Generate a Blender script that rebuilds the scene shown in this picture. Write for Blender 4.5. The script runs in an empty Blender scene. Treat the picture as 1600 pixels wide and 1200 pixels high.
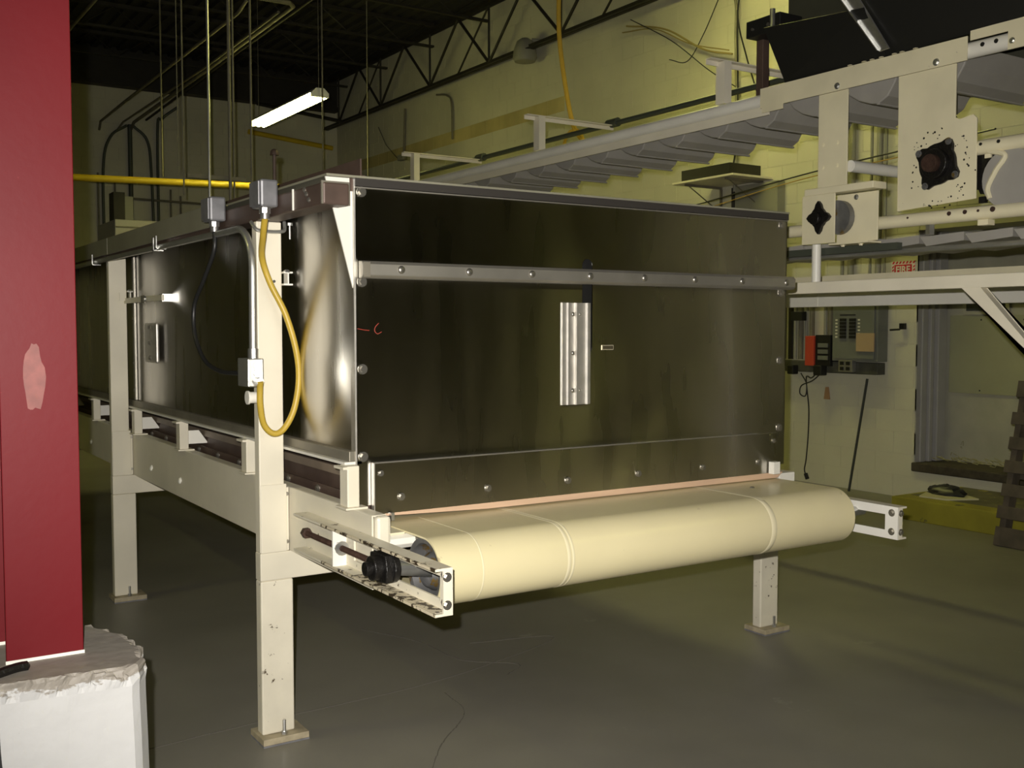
import bpy, bmesh, math, random
from mathutils import Vector, Matrix, noise
random.seed(7)
D = bpy.data
SC = bpy.context.scene
COL = SC.collection
PI = math.pi
# ---------------------------------------------------------------- camera, world, flash, exposure
cam = D.objects.new('camera', D.cameras.new('camera')); COL.objects.link(cam)
cam.location = (0, 0, 1.55)
cam.rotation_euler = (math.radians(90 - 3.06), 0, math.radians(-32.9))
cam.data.lens = 37.01; cam.data.sensor_width = 36; cam.data.clip_end = 200; cam.data.clip_start = 0.02
SC.camera = cam
SC.view_settings.view_transform = 'Standard'; SC.view_settings.look = 'None'
SC.view_settings.gamma = 1; SC.view_settings.use_curve_mapping = False
SC.view_settings.exposure = 0.0
w = D.worlds.new('world'); SC.world = w; w.use_nodes = True
w.node_tree.nodes['Background'].inputs[0].default_value = (0.01, 0.01, 0.008, 1)
w.node_tree.nodes['Background'].inputs[1].default_value = 1.0
# the camera's flash, just up and left of the lens
fl = D.lights.new('camera_flash', 'SPOT'); fl.energy = 740; fl.color = (1.0, 0.95, 0.88)
fl.spot_size = math.radians(94); fl.spot_blend = 1.0; fl.shadow_soft_size = 0.012
flo = D.objects.new('camera_flash', fl); COL.objects.link(flo)
flo.location = (-0.045, 0.02, 1.63)
flo.rotation_euler = (math.radians(90 - 3.0), 0, math.radians(-34.5))
TUBE_COL = (1.0, 0.94, 0.30, 1); TUBE_W = 34.0

# ---------------------------------------------------------------- materials
MATS = {}
def mat(name, col, rough=0.5, metal=0.0, n_scale=0, n_amt=0.0, bump=0.0, b_scale=30, aniso=0, emit=None, spots=None, spec=0.5, stretch=None):
    if name in MATS: return MATS[name]
    m = D.materials.new(name); m.use_nodes = True; MATS[name] = m
    nt = m.node_tree; N = nt.nodes; L = nt.links; p = N['Principled BSDF']
    p.inputs['Base Color'].default_value = (*col, 1); p.inputs['Roughness'].default_value = rough
    p.inputs['Metallic'].default_value = metal; p.inputs['Specular IOR Level'].default_value = spec
    tc = N.new('ShaderNodeNewGeometry')
    vec = tc.outputs['Position']
    if stretch:
        mp = N.new('ShaderNodeMapping'); mp.inputs['Scale'].default_value = stretch
        L.new(vec, mp.inputs['Vector']); vec = mp.outputs['Vector']
    last = None
    if n_amt:
        t = N.new('ShaderNodeTexNoise'); t.inputs['Scale'].default_value = n_scale or 4; t.inputs['Detail'].default_value = 6
        L.new(vec, t.inputs['Vector'])
        r = N.new('ShaderNodeMapRange'); r.inputs['From Min'].default_value = 0.3; r.inputs['From Max'].default_value = 0.7
        r.inputs['To Min'].default_value = 1 - n_amt; r.inputs['To Max'].default_value = 1 + n_amt * 0.6
        L.new(t.outputs['Fac'], r.inputs['Value'])
        mx = N.new('ShaderNodeVectorMath'); mx.operation = 'SCALE'; mx.inputs[0].default_value = col
        L.new(r.outputs['Result'], mx.inputs['Scale']); last = mx.outputs['Vector']
    if spots:   # (colour, scale, threshold): chips, dirt and wear with a shape of their own
        sc_, sscale, th = spots
        t2 = N.new('ShaderNodeTexNoise'); t2.inputs['Scale'].default_value = sscale; t2.inputs['Detail'].default_value = 8
        t2.inputs['Roughness'].default_value = 0.65
        L.new(tc.outputs['Position'], t2.inputs['Vector'])
        r2 = N.new('ShaderNodeMapRange'); r2.inputs['From Min'].default_value = th; r2.inputs['From Max'].default_value = th + 0.03
        L.new(t2.outputs['Fac'], r2.inputs['Value'])
        mc = N.new('ShaderNodeMix'); mc.data_type = 'RGBA'
        L.new(r2.outputs['Result'], mc.inputs['Factor'])
        if last: L.new(last, mc.inputs['A'])
        else: mc.inputs['A'].default_value = (*col, 1)
        mc.inputs['B'].default_value = (*sc_, 1); last = mc.outputs['Result']
    if last: L.new(last, p.inputs['Base Color'])
    if bump:
        t3 = N.new('ShaderNodeTexNoise'); t3.inputs['Scale'].default_value = b_scale; t3.inputs['Detail'].default_value = 5
        L.new(vec, t3.inputs['Vector'])
        b = N.new('ShaderNodeBump'); b.inputs['Strength'].default_value = bump; b.inputs['Distance'].default_value = 0.01
        L.new(t3.outputs['Fac'], b.inputs['Height']); L.new(b.outputs['Normal'], p.inputs['Normal'])
    if aniso:
        mp2 = N.new('ShaderNodeMapping'); mp2.inputs['Scale'].default_value = (7, 7, 1.1); L.new(tc.outputs['Position'], mp2.inputs['Vector'])
        t4 = N.new('ShaderNodeTexNoise'); t4.inputs['Scale'].default_value = 1.3; t4.inputs['Detail'].default_value = 3; L.new(mp2.outputs['Vector'], t4.inputs['Vector'])
        r4 = N.new('ShaderNodeMapRange'); r4.inputs['From Min'].default_value = .3; r4.inputs['From Max'].default_value = .75; r4.inputs['To Min'].default_value = rough - .03; r4.inputs['To Max'].default_value = rough + .10
        L.new(t4.outputs['Fac'], r4.inputs['Value']); L.new(r4.outputs['Result'], p.inputs['Roughness'])
        tg = N.new('ShaderNodeTangent'); tg.direction_type = 'UV_MAP'; tg.uv_map = 'UVMap'
        p.inputs['Anisotropic'].default_value = aniso; p.inputs['Anisotropic Rotation'].default_value = 0.25
        L.new(tg.outputs['Tangent'], p.inputs['Tangent'])
    if emit:
        p.inputs['Emission Color'].default_value = emit[0]; p.inputs['Emission Strength'].default_value = emit[1]
    return m
CREAM = mat('cream_enamel', (0.76, 0.71, 0.57), 0.42, n_scale=3, n_amt=0.10, bump=0.04, b_scale=60)
CREAMW = mat('chipped_cream_enamel', (0.76, 0.71, 0.57), 0.45, n_scale=5, n_amt=0.14, spots=((0.10, 0.07, 0.04), 24, 0.64), bump=0.05, b_scale=60)
WHITE = mat('white_enamel', (0.80, 0.78, 0.70), 0.4, n_scale=4, n_amt=0.06)
BUFF = mat('buff_enamel', (0.76, 0.70, 0.49), 0.45, n_scale=4, n_amt=0.10, spots=((0.14, 0.11, 0.08), 28, 0.69))
STEEL = mat('brushed_stainless', (0.50, 0.485, 0.45), 0.27, 1.0, n_scale=2.2, n_amt=0.16, aniso=1.0, stretch=(1, 1, 0.25))
STEELR = mat('stainless_sheet', (0.42, 0.40, 0.35), 0.5, 0.85, n_scale=6, n_amt=0.15, bump=0.03, b_scale=20)
COVER = mat('bright_stainless', (0.85, 0.82, 0.76), 0.5, 1.0, n_scale=18, n_amt=0.12, bump=0.15, b_scale=30)
ZINC = mat('zinc_plated_steel', (0.60, 0.60, 0.58), 0.32, 0.9, n_scale=20, n_amt=0.15)
BOLT = mat('bolt_steel', (0.42, 0.40, 0.35), 0.33, 0.9)
DKSTEEL = mat('brown_oxide_steel', (0.105, 0.070, 0.055), 0.5, 0.3, n_scale=9, n_amt=0.25)
RAILST = mat('dull_rail_steel', (0.26, 0.24, 0.19), 0.45, 0.5, n_scale=6, n_amt=0.2)
OLIVE = mat('dull_cover_sheet', (0.27, 0.26, 0.19), 0.55, 0.2, n_scale=3, n_amt=0.15)
BLACK = mat('black_grease', (0.012, 0.011, 0.010), 0.35, 0.3, bump=0.4, b_scale=80)
BLKP = mat('black_paint', (0.010, 0.010, 0.009), 0.5)
RUST = mat('rusted_rod', (0.065, 0.035, 0.025), 0.6, 0.4, n_scale=40, n_amt=0.3, bump=0.3, b_scale=120)
BELT = mat('cream_belt', (0.75, 0.67, 0.41), 0.30, n_scale=2.0, n_amt=0.07, spots=((0.50, 0.43, 0.26), 9, 0.66))
BELTS = mat('belt_splice', (0.77, 0.70, 0.47), 0.35)
DRUM = mat('worn_drum_steel', (0.20, 0.20, 0.20), 0.5, 0.6, n_scale=14, n_amt=0.3, spots=((0.20, 0.13, 0.04), 16, 0.58))
WOOD = mat('raw_pine', (0.62, 0.43, 0.29), 0.6, n_scale=7, n_amt=0.15, stretch=(0.3, 5, 5))
RED = mat('red_gloss_paint', (0.128, 0.0045, 0.008), 0.5, n_scale=1.6, n_amt=0.12, spec=0.22, spots=((0.24, 0.03, 0.03), 8.5, 0.68), bump=0.03, b_scale=40)
CHIP = mat('scuffed_red_paint', (0.23, 0.065, 0.055), 0.55, n_scale=30, n_amt=0.25)
WCON = mat('white_painted_concrete', (0.50, 0.50, 0.495), 0.6, n_scale=3, n_amt=0.06, spots=((0.30, 0.28, 0.25), 14, 0.70), bump=0.25, b_scale=22)
GCON = mat('worn_plinth_top', (0.27, 0.245, 0.21), 0.65, n_scale=6, n_amt=0.2, bump=0.3, b_scale=30)
FLOOR = mat('sealed_grey_concrete', (0.225, 0.215, 0.182), 0.5, n_scale=0.9, n_amt=0.22, spots=((0.26, 0.25, 0.21), 2.2, 0.66), bump=0.06, b_scale=6)
WALL = mat('painted_block', (0.60, 0.58, 0.46), 0.7, n_scale=1.2, n_amt=0.10, bump=0.10, b_scale=40)
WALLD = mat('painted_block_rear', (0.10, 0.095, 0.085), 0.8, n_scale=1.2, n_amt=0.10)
MORT = mat('painted_mortar', (0.58, 0.56, 0.44), 0.7, n_scale=1.2, n_amt=0.10)
BANDM = mat('stained_paint_band', (0.52, 0.44, 0.20), 0.7, n_scale=2, n_amt=0.25)
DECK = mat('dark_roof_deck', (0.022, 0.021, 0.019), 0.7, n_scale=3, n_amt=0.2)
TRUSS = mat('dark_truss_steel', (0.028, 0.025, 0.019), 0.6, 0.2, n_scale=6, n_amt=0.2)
YPIPE = mat('yellow_gas_pipe', (0.62, 0.44, 0.02), 0.45, n_scale=3, n_amt=0.12)
YROPE = mat('yellow_rope', (0.62, 0.40, 0.06), 0.7)
TANW = mat('tan_wire', (0.30, 0.24, 0.09), 0.7)
YCABLE = mat('yellow_cable_sheath', (0.52, 0.36, 0.045), 0.4, n_scale=20, n_amt=0.08)
BCABLE = mat('black_cable_sheath', (0.018, 0.018, 0.018), 0.4)
CONDUIT = mat('galvanised_conduit', (0.52, 0.52, 0.48), 0.35, 0.8, n_scale=10, n_amt=0.1)
OLDPIPE = mat('dusty_pipe', (0.20, 0.185, 0.135), 0.6, 0.3, n_scale=8, n_amt=0.2)
DKPIPE = mat('dark_green_pipe', (0.075, 0.085, 0.065), 0.5, 0.3)
GREYB = mat('grey_plastic_bucket', (0.33, 0.315, 0.285), 0.5, n_scale=6, n_amt=0.08)
JBOX = mat('cast_aluminium_box', (0.24, 0.24, 0.25), 0.45, 0.5, n_scale=25, n_amt=0.15)
PANELG = mat('grey_breaker_panel', (0.19, 0.20, 0.18), 0.5, 0.2, n_scale=5, n_amt=0.1)
REDBOX = mat('red_control_box', (0.50, 0.06, 0.03), 0.5)
CARD = mat('brown_cardboard', (0.42, 0.30, 0.18), 0.8)
SIGNR = mat('sign_red', (0.55, 0.02, 0.03), 0.5)
SIGNW = mat('sign_white', (0.72, 0.70, 0.58), 0.5)
JAMB = mat('lilac_grey_jamb', (0.40, 0.39, 0.37), 0.6, n_scale=4, n_amt=0.08)
PLY = mat('painted_plywood', (0.36, 0.36, 0.23), 0.7, n_scale=1.6, n_amt=0.12)
DOORW = mat('dirty_white_board', (0.42, 0.41, 0.32), 0.7, n_scale=4, n_amt=0.12, spots=((0.20, 0.19, 0.11), 5, 0.66))
SILL = mat('weathered_sill', (0.055, 0.045, 0.030), 0.85, n_scale=12, n_amt=0.4, bump=0.5, b_scale=30)
STRAW = mat('straw_debris', (0.36, 0.34, 0.17), 0.9, n_scale=30, n_amt=0.3)
YWOOD = mat('faded_yellow_paint', (0.30, 0.27, 0.025), 0.7, n_scale=3, n_amt=0.25, spots=((0.10, 0.09, 0.04), 7, 0.62), bump=0.2, b_scale=14)
DIRTW = mat('dirty_platform_top', (0.13, 0.12, 0.07), 0.85, n_scale=5, n_amt=0.3, spots=((0.34, 0.30, 0.06), 6, 0.60))
PALW = mat('old_pallet_wood', (0.105, 0.085, 0.058), 0.85, n_scale=8, n_amt=0.35, bump=0.3, b_scale=30)
PAPER = mat('yellowed_paper', (0.55, 0.52, 0.36), 0.8)
GLASSD = mat('dark_window_pane', (0.05, 0.055, 0.055), 0.2)
TUBEM = mat('fluorescent_tube', (0.9, 0.9, 0.8), 0.5, emit=(TUBE_COL, TUBE_W))
LAMPW = mat('white_lamp_housing', (0.75, 0.75, 0.70), 0.5)
ORTAG = mat('orange_card', (0.42, 0.25, 0.12), 0.7)
GREYD = mat('grey_fittings_and_shadow', (0.27, 0.265, 0.22), 0.6)  # grey fittings, and the shadow box under the wall shelf
REDINK = mat('red_marker', (0.35, 0.05, 0.03), 0.6)
BRASS = mat('engraved_tag', (0.10, 0.085, 0.05), 0.4, 0.4)
TAGEDGE = mat('tag_edge', (0.55, 0.50, 0.35), 0.4, 0.5)

PLINTH = WCON.copy(); PLINTH.name = 'plinth_paint'      # white sides, worn bare top and ragged rim
nt = PLINTH.node_tree; N = nt.nodes; L = nt.links; pb = N['Principled BSDF']
src = pb.inputs['Base Color'].links[0].from_socket
g = N.new('ShaderNodeNewGeometry'); sx = N.new('ShaderNodeSeparateXYZ'); L.new(g.outputs['Position'], sx.inputs[0])
mp = N.new('ShaderNodeMapping'); mp.inputs['Scale'].default_value = (1, 1, 2.5); L.new(g.outputs['Position'], mp.inputs['Vector'])
tn = N.new('ShaderNodeTexNoise'); tn.inputs['Scale'].default_value = 22; tn.inputs['Detail'].default_value = 8; tn.inputs['Roughness'].default_value = .65; L.new(mp.outputs['Vector'], tn.inputs['Vector'])
ma = N.new('ShaderNodeMath'); ma.operation = 'MULTIPLY_ADD'; ma.inputs[1].default_value = .075; L.new(tn.outputs['Fac'], ma.inputs[0]); L.new(sx.outputs['Z'], ma.inputs[2])
mr = N.new('ShaderNodeMapRange'); mr.inputs['From Min'].default_value = .747; mr.inputs['From Max'].default_value = .752; L.new(ma.outputs[0], mr.inputs['Value'])
t5 = N.new('ShaderNodeTexNoise'); t5.inputs['Scale'].default_value = 30; t5.inputs['Detail'].default_value = 6; L.new(g.outputs['Position'], t5.inputs['Vector'])
cr = N.new('ShaderNodeMix'); cr.data_type = 'RGBA'; cr.inputs['A'].default_value = (.20, .18, .15, 1); cr.inputs['B'].default_value = (.34, .31, .27, 1); L.new(t5.outputs['Fac'], cr.inputs['Factor'])
mx = N.new('ShaderNodeMix'); mx.data_type = 'RGBA'; L.new(mr.outputs['Result'], mx.inputs['Factor']); L.new(src, mx.inputs['A']); L.new(cr.outputs['Result'], mx.inputs['B']); L.new(mx.outputs['Result'], pb.inputs['Base Color'])

# ---------------------------------------------------------------- mesh builder
WLOC = {}
class B:
    def __init__(s): s.v = []; s.f = []; s.uv = None; s.smooth = False
    def add(s, vs, fs):
        o = len(s.v); s.v += [Vector(v) for v in vs]; s.f += [tuple(i + o for i in f) for f in fs]; return s
    def box(s, x0, x1, y0, y1, z0, z1):
        if x0 > x1: x0, x1 = x1, x0
        if y0 > y1: y0, y1 = y1, y0
        if z0 > z1: z0, z1 = z1, z0
        return s.add([(x0,y0,z0),(x1,y0,z0),(x1,y1,z0),(x0,y1,z0),(x0,y0,z1),(x1,y0,z1),(x1,y1,z1),(x0,y1,z1)],
                     [(0,3,2,1),(4,5,6,7),(0,1,5,4),(1,2,6,5),(2,3,7,6),(3,0,4,7)])
    def prism(s, pts, ax, a, b):      # pts: outline in the two other axes (cyclic order), extruded along ax from a to b
        n = len(pts); vs = []
        for t in (a, b):
            for p in pts:
                if ax == 'x': vs.append((t, p[0], p[1]))
                elif ax == 'y': vs.append((p[0], t, p[1]))
                else: vs.append((p[0], p[1], t))
        fs = [tuple(range(n))[::-1], tuple(range(n, 2 * n))] + [(i, (i + 1) % n, n + (i + 1) % n, n + i) for i in range(n)]
        return s.add(vs, fs)
    def tube(s, pts, r, n=10, caps=True):
        pts = [Vector(p) for p in pts]; rs = r if isinstance(r, (list, tuple)) else [r] * len(pts)
        t0 = (pts[1] - pts[0]).normalized()
        up = Vector((0, 0, 1)) if abs(t0.z) < 0.9 else Vector((1, 0, 0))
        u = t0.cross(up).normalized(); o = len(s.v)
        for i, p in enumerate(pts):
            t = (pts[min(i + 1, len(pts) - 1)] - pts[max(i - 1, 0)]).normalized()
            u = (u - t * u.dot(t)).normalized(); v = t.cross(u)
            for k in range(n):
                a = 2 * PI * k / n; s.v.append(p + (u * math.cos(a) + v * math.sin(a)) * rs[i])
        for i in range(len(pts) - 1):
            for k in range(n):
                s.f.append((o + i*n + k, o + i*n + (k+1) % n, o + (i+1)*n + (k+1) % n, o + (i+1)*n + k))
        if caps:
            s.f.append(tuple(o + k for k in range(n))[::-1]); s.f.append(tuple(o + (len(pts)-1)*n + k for k in range(n)))
        s.smooth = True
        return s
    def cyl(s, p0, p1, r, n=12, r1=None): 
        return s.tube([p0, p1], [r, r if r1 is None else r1], n)
    def dome(s, c, d, r, h, n=10):
        c = Vector(c); d = Vector(d).normalized()
        return s.tube([c, c + d*h*0.5, c + d*h*0.85, c + d*h], [r, r*0.9, r*0.6, r*0.15], n)
    def ob(s, name, m, parent=None, bevel=0, solid=0, **kw):
        me = D.meshes.new(name)
        if parent is not None: loc = WLOC[parent.name]
        else:
            xs = [v.x for v in s.v]; ys = [v.y for v in s.v]; zs = [v.z for v in s.v]
            loc = Vector(((min(xs)+max(xs))/2, (min(ys)+max(ys))/2, min(zs)))
        me.from_pydata([tuple(v - loc) for v in s.v], [], s.f); me.update()
        bm = bmesh.new(); bm.from_mesh(me); bmesh.ops.recalc_face_normals(bm, faces=bm.faces); bm.to_mesh(me); bm.free()
        if s.uv:
            ul = me.uv_layers.new(name='UVMap'); a, bb = s.uv
            for l in me.loops:
                c = me.vertices[l.vertex_index].co; ul.data[l.index].uv = (c[a], c[bb])
        if s.smooth:
            me.polygons.foreach_set('use_smooth', [True] * len(me.polygons))
            try: me.set_sharp_from_angle(angle=math.radians(38))
            except Exception: pass
        me.materials.append(m)
        o = D.objects.new(name, me); COL.objects.link(o)
        if parent is not None: o.parent = parent
        else: o.location = loc
        WLOC[o.name] = loc
        if bevel:
            b = o.modifiers.new('bevel', 'BEVEL'); b.width = bevel; b.segments = 2; b.limit_method = 'ANGLE'; b.angle_limit = math.radians(50)
        for k, v in kw.items(): o[k] = v
        return o
def box(*a): return B().box(*a)
def thing(name, label, cat, loc, group=None):
    o = D.objects.new(name, None); COL.objects.link(o); o.empty_display_size = 0.1
    o.location = loc; WLOC[o.name] = Vector(loc); o['label'] = label; o['category'] = cat
    if group: o['group'] = group
    return o
def tag(o, label, cat, group=None):
    o['label'] = label; o['category'] = cat
    if group: o['group'] = group
    return o
def kids(o): return [c for c in o.children]
def dup(root, loc, label=None):
    r = root.copy(); COL.objects.link(r); r.location = loc; WLOC[r.name] = Vector(loc)
    if label: r['label'] = label
    for ch in kids(root):
        c = ch.copy(); COL.objects.link(c); c.parent = r
        for g in kids(ch):
            d = g.copy(); COL.objects.link(d); d.parent = c
    return r
def crom(pts, k=8):      # smooth curve through points
    P = [Vector(p) for p in pts]; P = [P[0]*2 - P[1]] + P + [P[-1]*2 - P[-2]]; out = []
    for i in range(1, len(P) - 2):
        for j in range(k):
            t = j / k; a, b, c, d = P[i-1:i+3]
            out.append(0.5 * ((2*b) + (c-a)*t + (2*a - 5*b + 4*c - d)*t*t + (3*b - a - 3*c + d)*t**3))
    out.append(P[-2]); return out
def bolt(p, d, r, name, parent, m=None, h=None, wash=True, **kw):
    d = Vector(d).normalized(); p = Vector(p); b = B(); h = h or r * 0.8
    if wash: b.cyl(p, p + d * r * 0.25, r * 1.5, 12)
    b.cyl(p + d * r * 0.2, p + d * (r*0.2 + h), r, 6)
    o = b.ob(name, m or BOLT, parent, **kw); o.data.polygons.foreach_set('use_smooth', [False]*len(o.data.polygons)); return o
def sheet(fix, at, a0, a1, z0, z1, th, amp, nx, nz, seed=0, freq=1.2):   # slightly wavy sheet-metal panel with thickness
    b = B(); g = []
    for side in (0, 1):
        for i in range(nx + 1):
            for j in range(nz + 1):
                a = a0 + (a1 - a0) * i / nx; z = z0 + (z1 - z0) * j / nz
                wv = noise.noise(Vector((a * freq, z * 0.35, seed))) * amp + noise.noise(Vector((a * 3.1, z * 0.9, seed + 9))) * amp * 0.25
                e = at + wv + side * th
                b.v.append(Vector((e, a, z)) if fix == 'x' else Vector((a, e, z)))
    W = nz + 1; S = (nx + 1) * W
    for i in range(nx):
        for j in range(nz):
            q = (i*W + j, (i+1)*W + j, (i+1)*W + j + 1, i*W + j + 1)
            b.f.append(q); b.f.append(tuple(S + k for k in q[::-1]))
    for i in range(nx):
        for j in (0, nz): b.f.append((i*W + j, (i+1)*W + j, S + (i+1)*W + j, S + i*W + j))
    for j in range(nz):
        for i in (0, nx): b.f.append((i*W + j, i*W + j + 1, S + i*W + j + 1, S + i*W + j))
    b.uv = (1, 2) if fix == 'x' else (0, 2); b.smooth = True
    return b

# ---------------------------------------------------------------- room shell
XW, YF, ZC = 8.20, 18.80, 6.20
XL, YR = -8.0, -7.0
floor = box(XL, 9.2, YR, YF + 0.3, -0.12, 0.0).ob('floor', FLOOR, kind='structure')
# cracks in the slab
def crack(pts, wd=0.006):
    b = B(); P = crom(pts, 10)
    for i in range(len(P) - 1):
        a, c = P[i], P[i+1]; t = (c - a).normalized(); n = Vector((-t.y, t.x, 0)) * wd * (0.5 + random.random())
        j = Vector((random.uniform(-.01, .01), random.uniform(-.01, .01), 0)); a = a + j*0.3
        b.add([a - n, c - n, c + n, a + n, a - n - Vector((0,0,.004)), c - n - Vector((0,0,.004)), c + n - Vector((0,0,.004)), a + n - Vector((0,0,.004))],
              [(0,1,2,3), (4,5,6,7), (0,4,5,1), (3,2,6,7)])
    return b
CRK = mat('floor_crack_fill', (0.13, 0.12, 0.10), 0.9)
crack([(2.25,4.9,.0015),(2.4,4.55,.0015),(2.43,4.2,.0015),(2.62,4.0,.0015),(2.5,3.9,.0015)], .002).ob('floor_crack', CRK, floor)
crack([(2.6,4.4,.0015),(3.0,4.25,.0015),(2.2,4.0,.0015),(1.3,3.95,.0015),(0.8,3.9,.0015)], .0015).ob('floor_crack', CRK, floor)
crack([(1.6,3.0,.0015),(1.85,3.35,.0015),(2.1,3.6,.0015),(2.15,3.85,.0015)], .0018).ob('floor_crack', CRK, floor)
# roof deck: corrugated sheet, ribs run along y
b = B(); x = XL; pr = []
while x < XW + 0.1:
    pr += [(x, ZC), (x + .09, ZC), (x + .11, ZC + .05), (x + .19, ZC + .05)]; x += .21
n = len(pr); b.v = [Vector((p[0], YR, p[1])) for p in pr] + [Vector((p[0], YF + .3, p[1])) for p in pr]
b.f = [(i, i+1, n+i+1, n+i) for i in range(n-1)]
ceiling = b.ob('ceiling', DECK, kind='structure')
# right wall of painted concrete block, with the doorway (y 4.2..5.97, z 0.28..2.35)
DY0, DY1, DZ0, DZ1 = 4.10, 5.97, 0.335, 2.42
wr = B().box(XW + .003, XW + .38, DY1 + .012, YF, 0, ZC + .05).box(XW + .003, XW + .38, YR, DY0, 0, ZC + .05)
wr.box(XW + .003, XW + .38, DY0, DY1 + .012, DZ1, ZC + .05).box(XW + .003, XW + .38, DY0, DY1 + .012, 0, DZ0 - .080)
wall_right = wr.ob('wall_right', MORT, kind='structure')
stuff = B(); cnt = 0; blockmesh = None
rows = int(ZC / .2) + 1; bandblocks = B()
for r in range(rows):
    z0 = r * .2 + .003; z1 = min(z0 + .194, ZC)
    if z1 - z0 < .05: continue
    k = 0
    y = -7.0 + (0.2 if r % 2 else 0)
    while y < YF - .05:
        y0, y1 = y + .003, min(y + .397, YF)
        yc = y + .2
        y += .4
        if y1 > DY0 and y0 < DY1 and z1 > DZ0 - .080 and z0 < DZ1:      # doorway
            if y1 > DY1 and DY1 < y1 - .03: y0 = DY1
            elif y0 < DY0: y1 = DY0
            else: continue
            stuff.box(XW, XW + .003, y0, y1, z0, z1); continue
        band = 4.30 < z0 < 4.7 and 11.3 < yc < 18.8 and not (z0 > 4.55)
        near = (2.95 < z0 < 5.6 and 6.4 < yc < 12.2 and z1 < 5.6)
        if band: bandblocks.box(XW, XW + .003, y0, y1, z0, z1); continue
        if near and cnt < 300 and abs(y1 - y0 - .394) < .001 and abs(z1 - z0 - .194) < .001:
            if blockmesh is None:
                o = box(XW, XW + .003, yc - .197, yc + .197, z0, z0 + .194).ob('concrete_block', WALL)
                o.parent = wall_right; o.location = Vector(o.location) - WLOC[wall_right.name]; blockmesh = o.data
            else:
                o = D.objects.new('concrete_block', blockmesh); COL.objects.link(o); o.parent = wall_right
                o.location = Vector((XW + .0015, yc, z0)) - WLOC[wall_right.name]
            cnt += 1
        else: stuff.box(XW, XW + .003, y0, y1, z0, z1)
stuff.ob('concrete_blocks', WALL, wall_right, kind='stuff')
bandblocks.ob('stained_block_band', BANDM, wall_right, kind='stuff', label='yellow-brown stained course of blocks')
# far wall
wall_far = box(XL, XW + .38, YF + .006, YF + .3, 0, ZC + .10).ob('wall_far', MORT, kind='structure')
stuff = B()
for r in range(rows):
    z0 = r * .2 + .003; z1 = min(z0 + .194, ZC); x = 0.6 + (.2 if r % 2 else 0)
    while x < XW and z1 - z0 > .05:
        stuff.box(x + .005, min(x + .395, XW), YF, YF + .008, z0, z1); x += .4
stuff.ob('concrete_blocks', WALL, wall_far, kind='stuff')
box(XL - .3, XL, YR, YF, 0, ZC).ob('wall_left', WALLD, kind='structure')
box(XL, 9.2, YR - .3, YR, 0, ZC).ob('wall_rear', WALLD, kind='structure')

# doorway: reveal with stepped mouldings, boarded-up infill
door = thing('door_1', '', '', (8.5, 5.05, 0.2)); del door['label']; del door['category']; door['kind'] = 'structure'
jm = B().box(XW, XW + .62, DY1, DY1 + .012, DZ0, DZ1)
jm.ob('jamb_reveal', JAMB, door)
for k, (xa, xb, dd) in enumerate([(XW + .05, XW + .12, .02), (XW + .15, XW + .20, .035), (XW + .24, XW + .36, .05)]):
    box(xa, xb, DY1 - dd, DY1, DZ0, DZ1).ob('jamb_moulding', JAMB, door, bevel=.006)
box(XW + .001, XW + .62, DY0 - .012, DY0, DZ0, DZ1).ob('jamb_reveal', JAMB, door)
box(XW + .40, XW + .47, DY0, DY1, DZ0, DZ1).ob('infill_board', DOORW, door, label='dirty white board closing the lower doorway')
box(XW + .385, XW + .40, DY0 + .02, DY1 - .06, .96, 1.66).ob('plywood_panel', PLY, door, bevel=.002, label='greenish painted plywood panel')
wf = box(XW + .375, XW + .40, 5.33, 5.78, 1.665, 2.02).ob('window_frame', DOORW, door, bevel=.004)
box(XW + .370, XW + .374, 5.37, 5.74, 1.70, 1.99).ob('window_pane', GLASSD, wf)
for yy in (4.3, 4.75, 5.2, 5.6):
    for zz in (.99, 1.62):
        B().dome((XW + .385, yy, zz), (-1, 0, 0), .008, .004, 6).ob('nail', BLKP, door)
s = B(); s.box(XW - .03, XW + .62, DY0, DY1 + .02, DZ0 - .080, DZ0)
sl = s.ob('threshold', SILL, door, bevel=.01, label='dark weathered timber threshold')
b = B()
for k in range(150):
    yy = random.uniform(4.2, 5.9); xx = XW + random.uniform(.18, .38); a = random.uniform(0, PI); l = random.uniform(.03, .10); zz = DZ0 + .01 + random.random()*.05*(xx - XW)/.38
    b.cyl((xx, yy, zz), (xx + math.cos(a)*l*.4, yy + math.sin(a)*l, zz + random.uniform(0, .03)), .0035, 4)
b.ob('straw_litter', STRAW, door, kind='stuff', label='pale straw-like litter on the threshold')
box(XW + .30, XW + .36, 5.10, 5.24, DZ0, DZ0 + .07).ob('scrap_block', WHITE, door)

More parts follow.
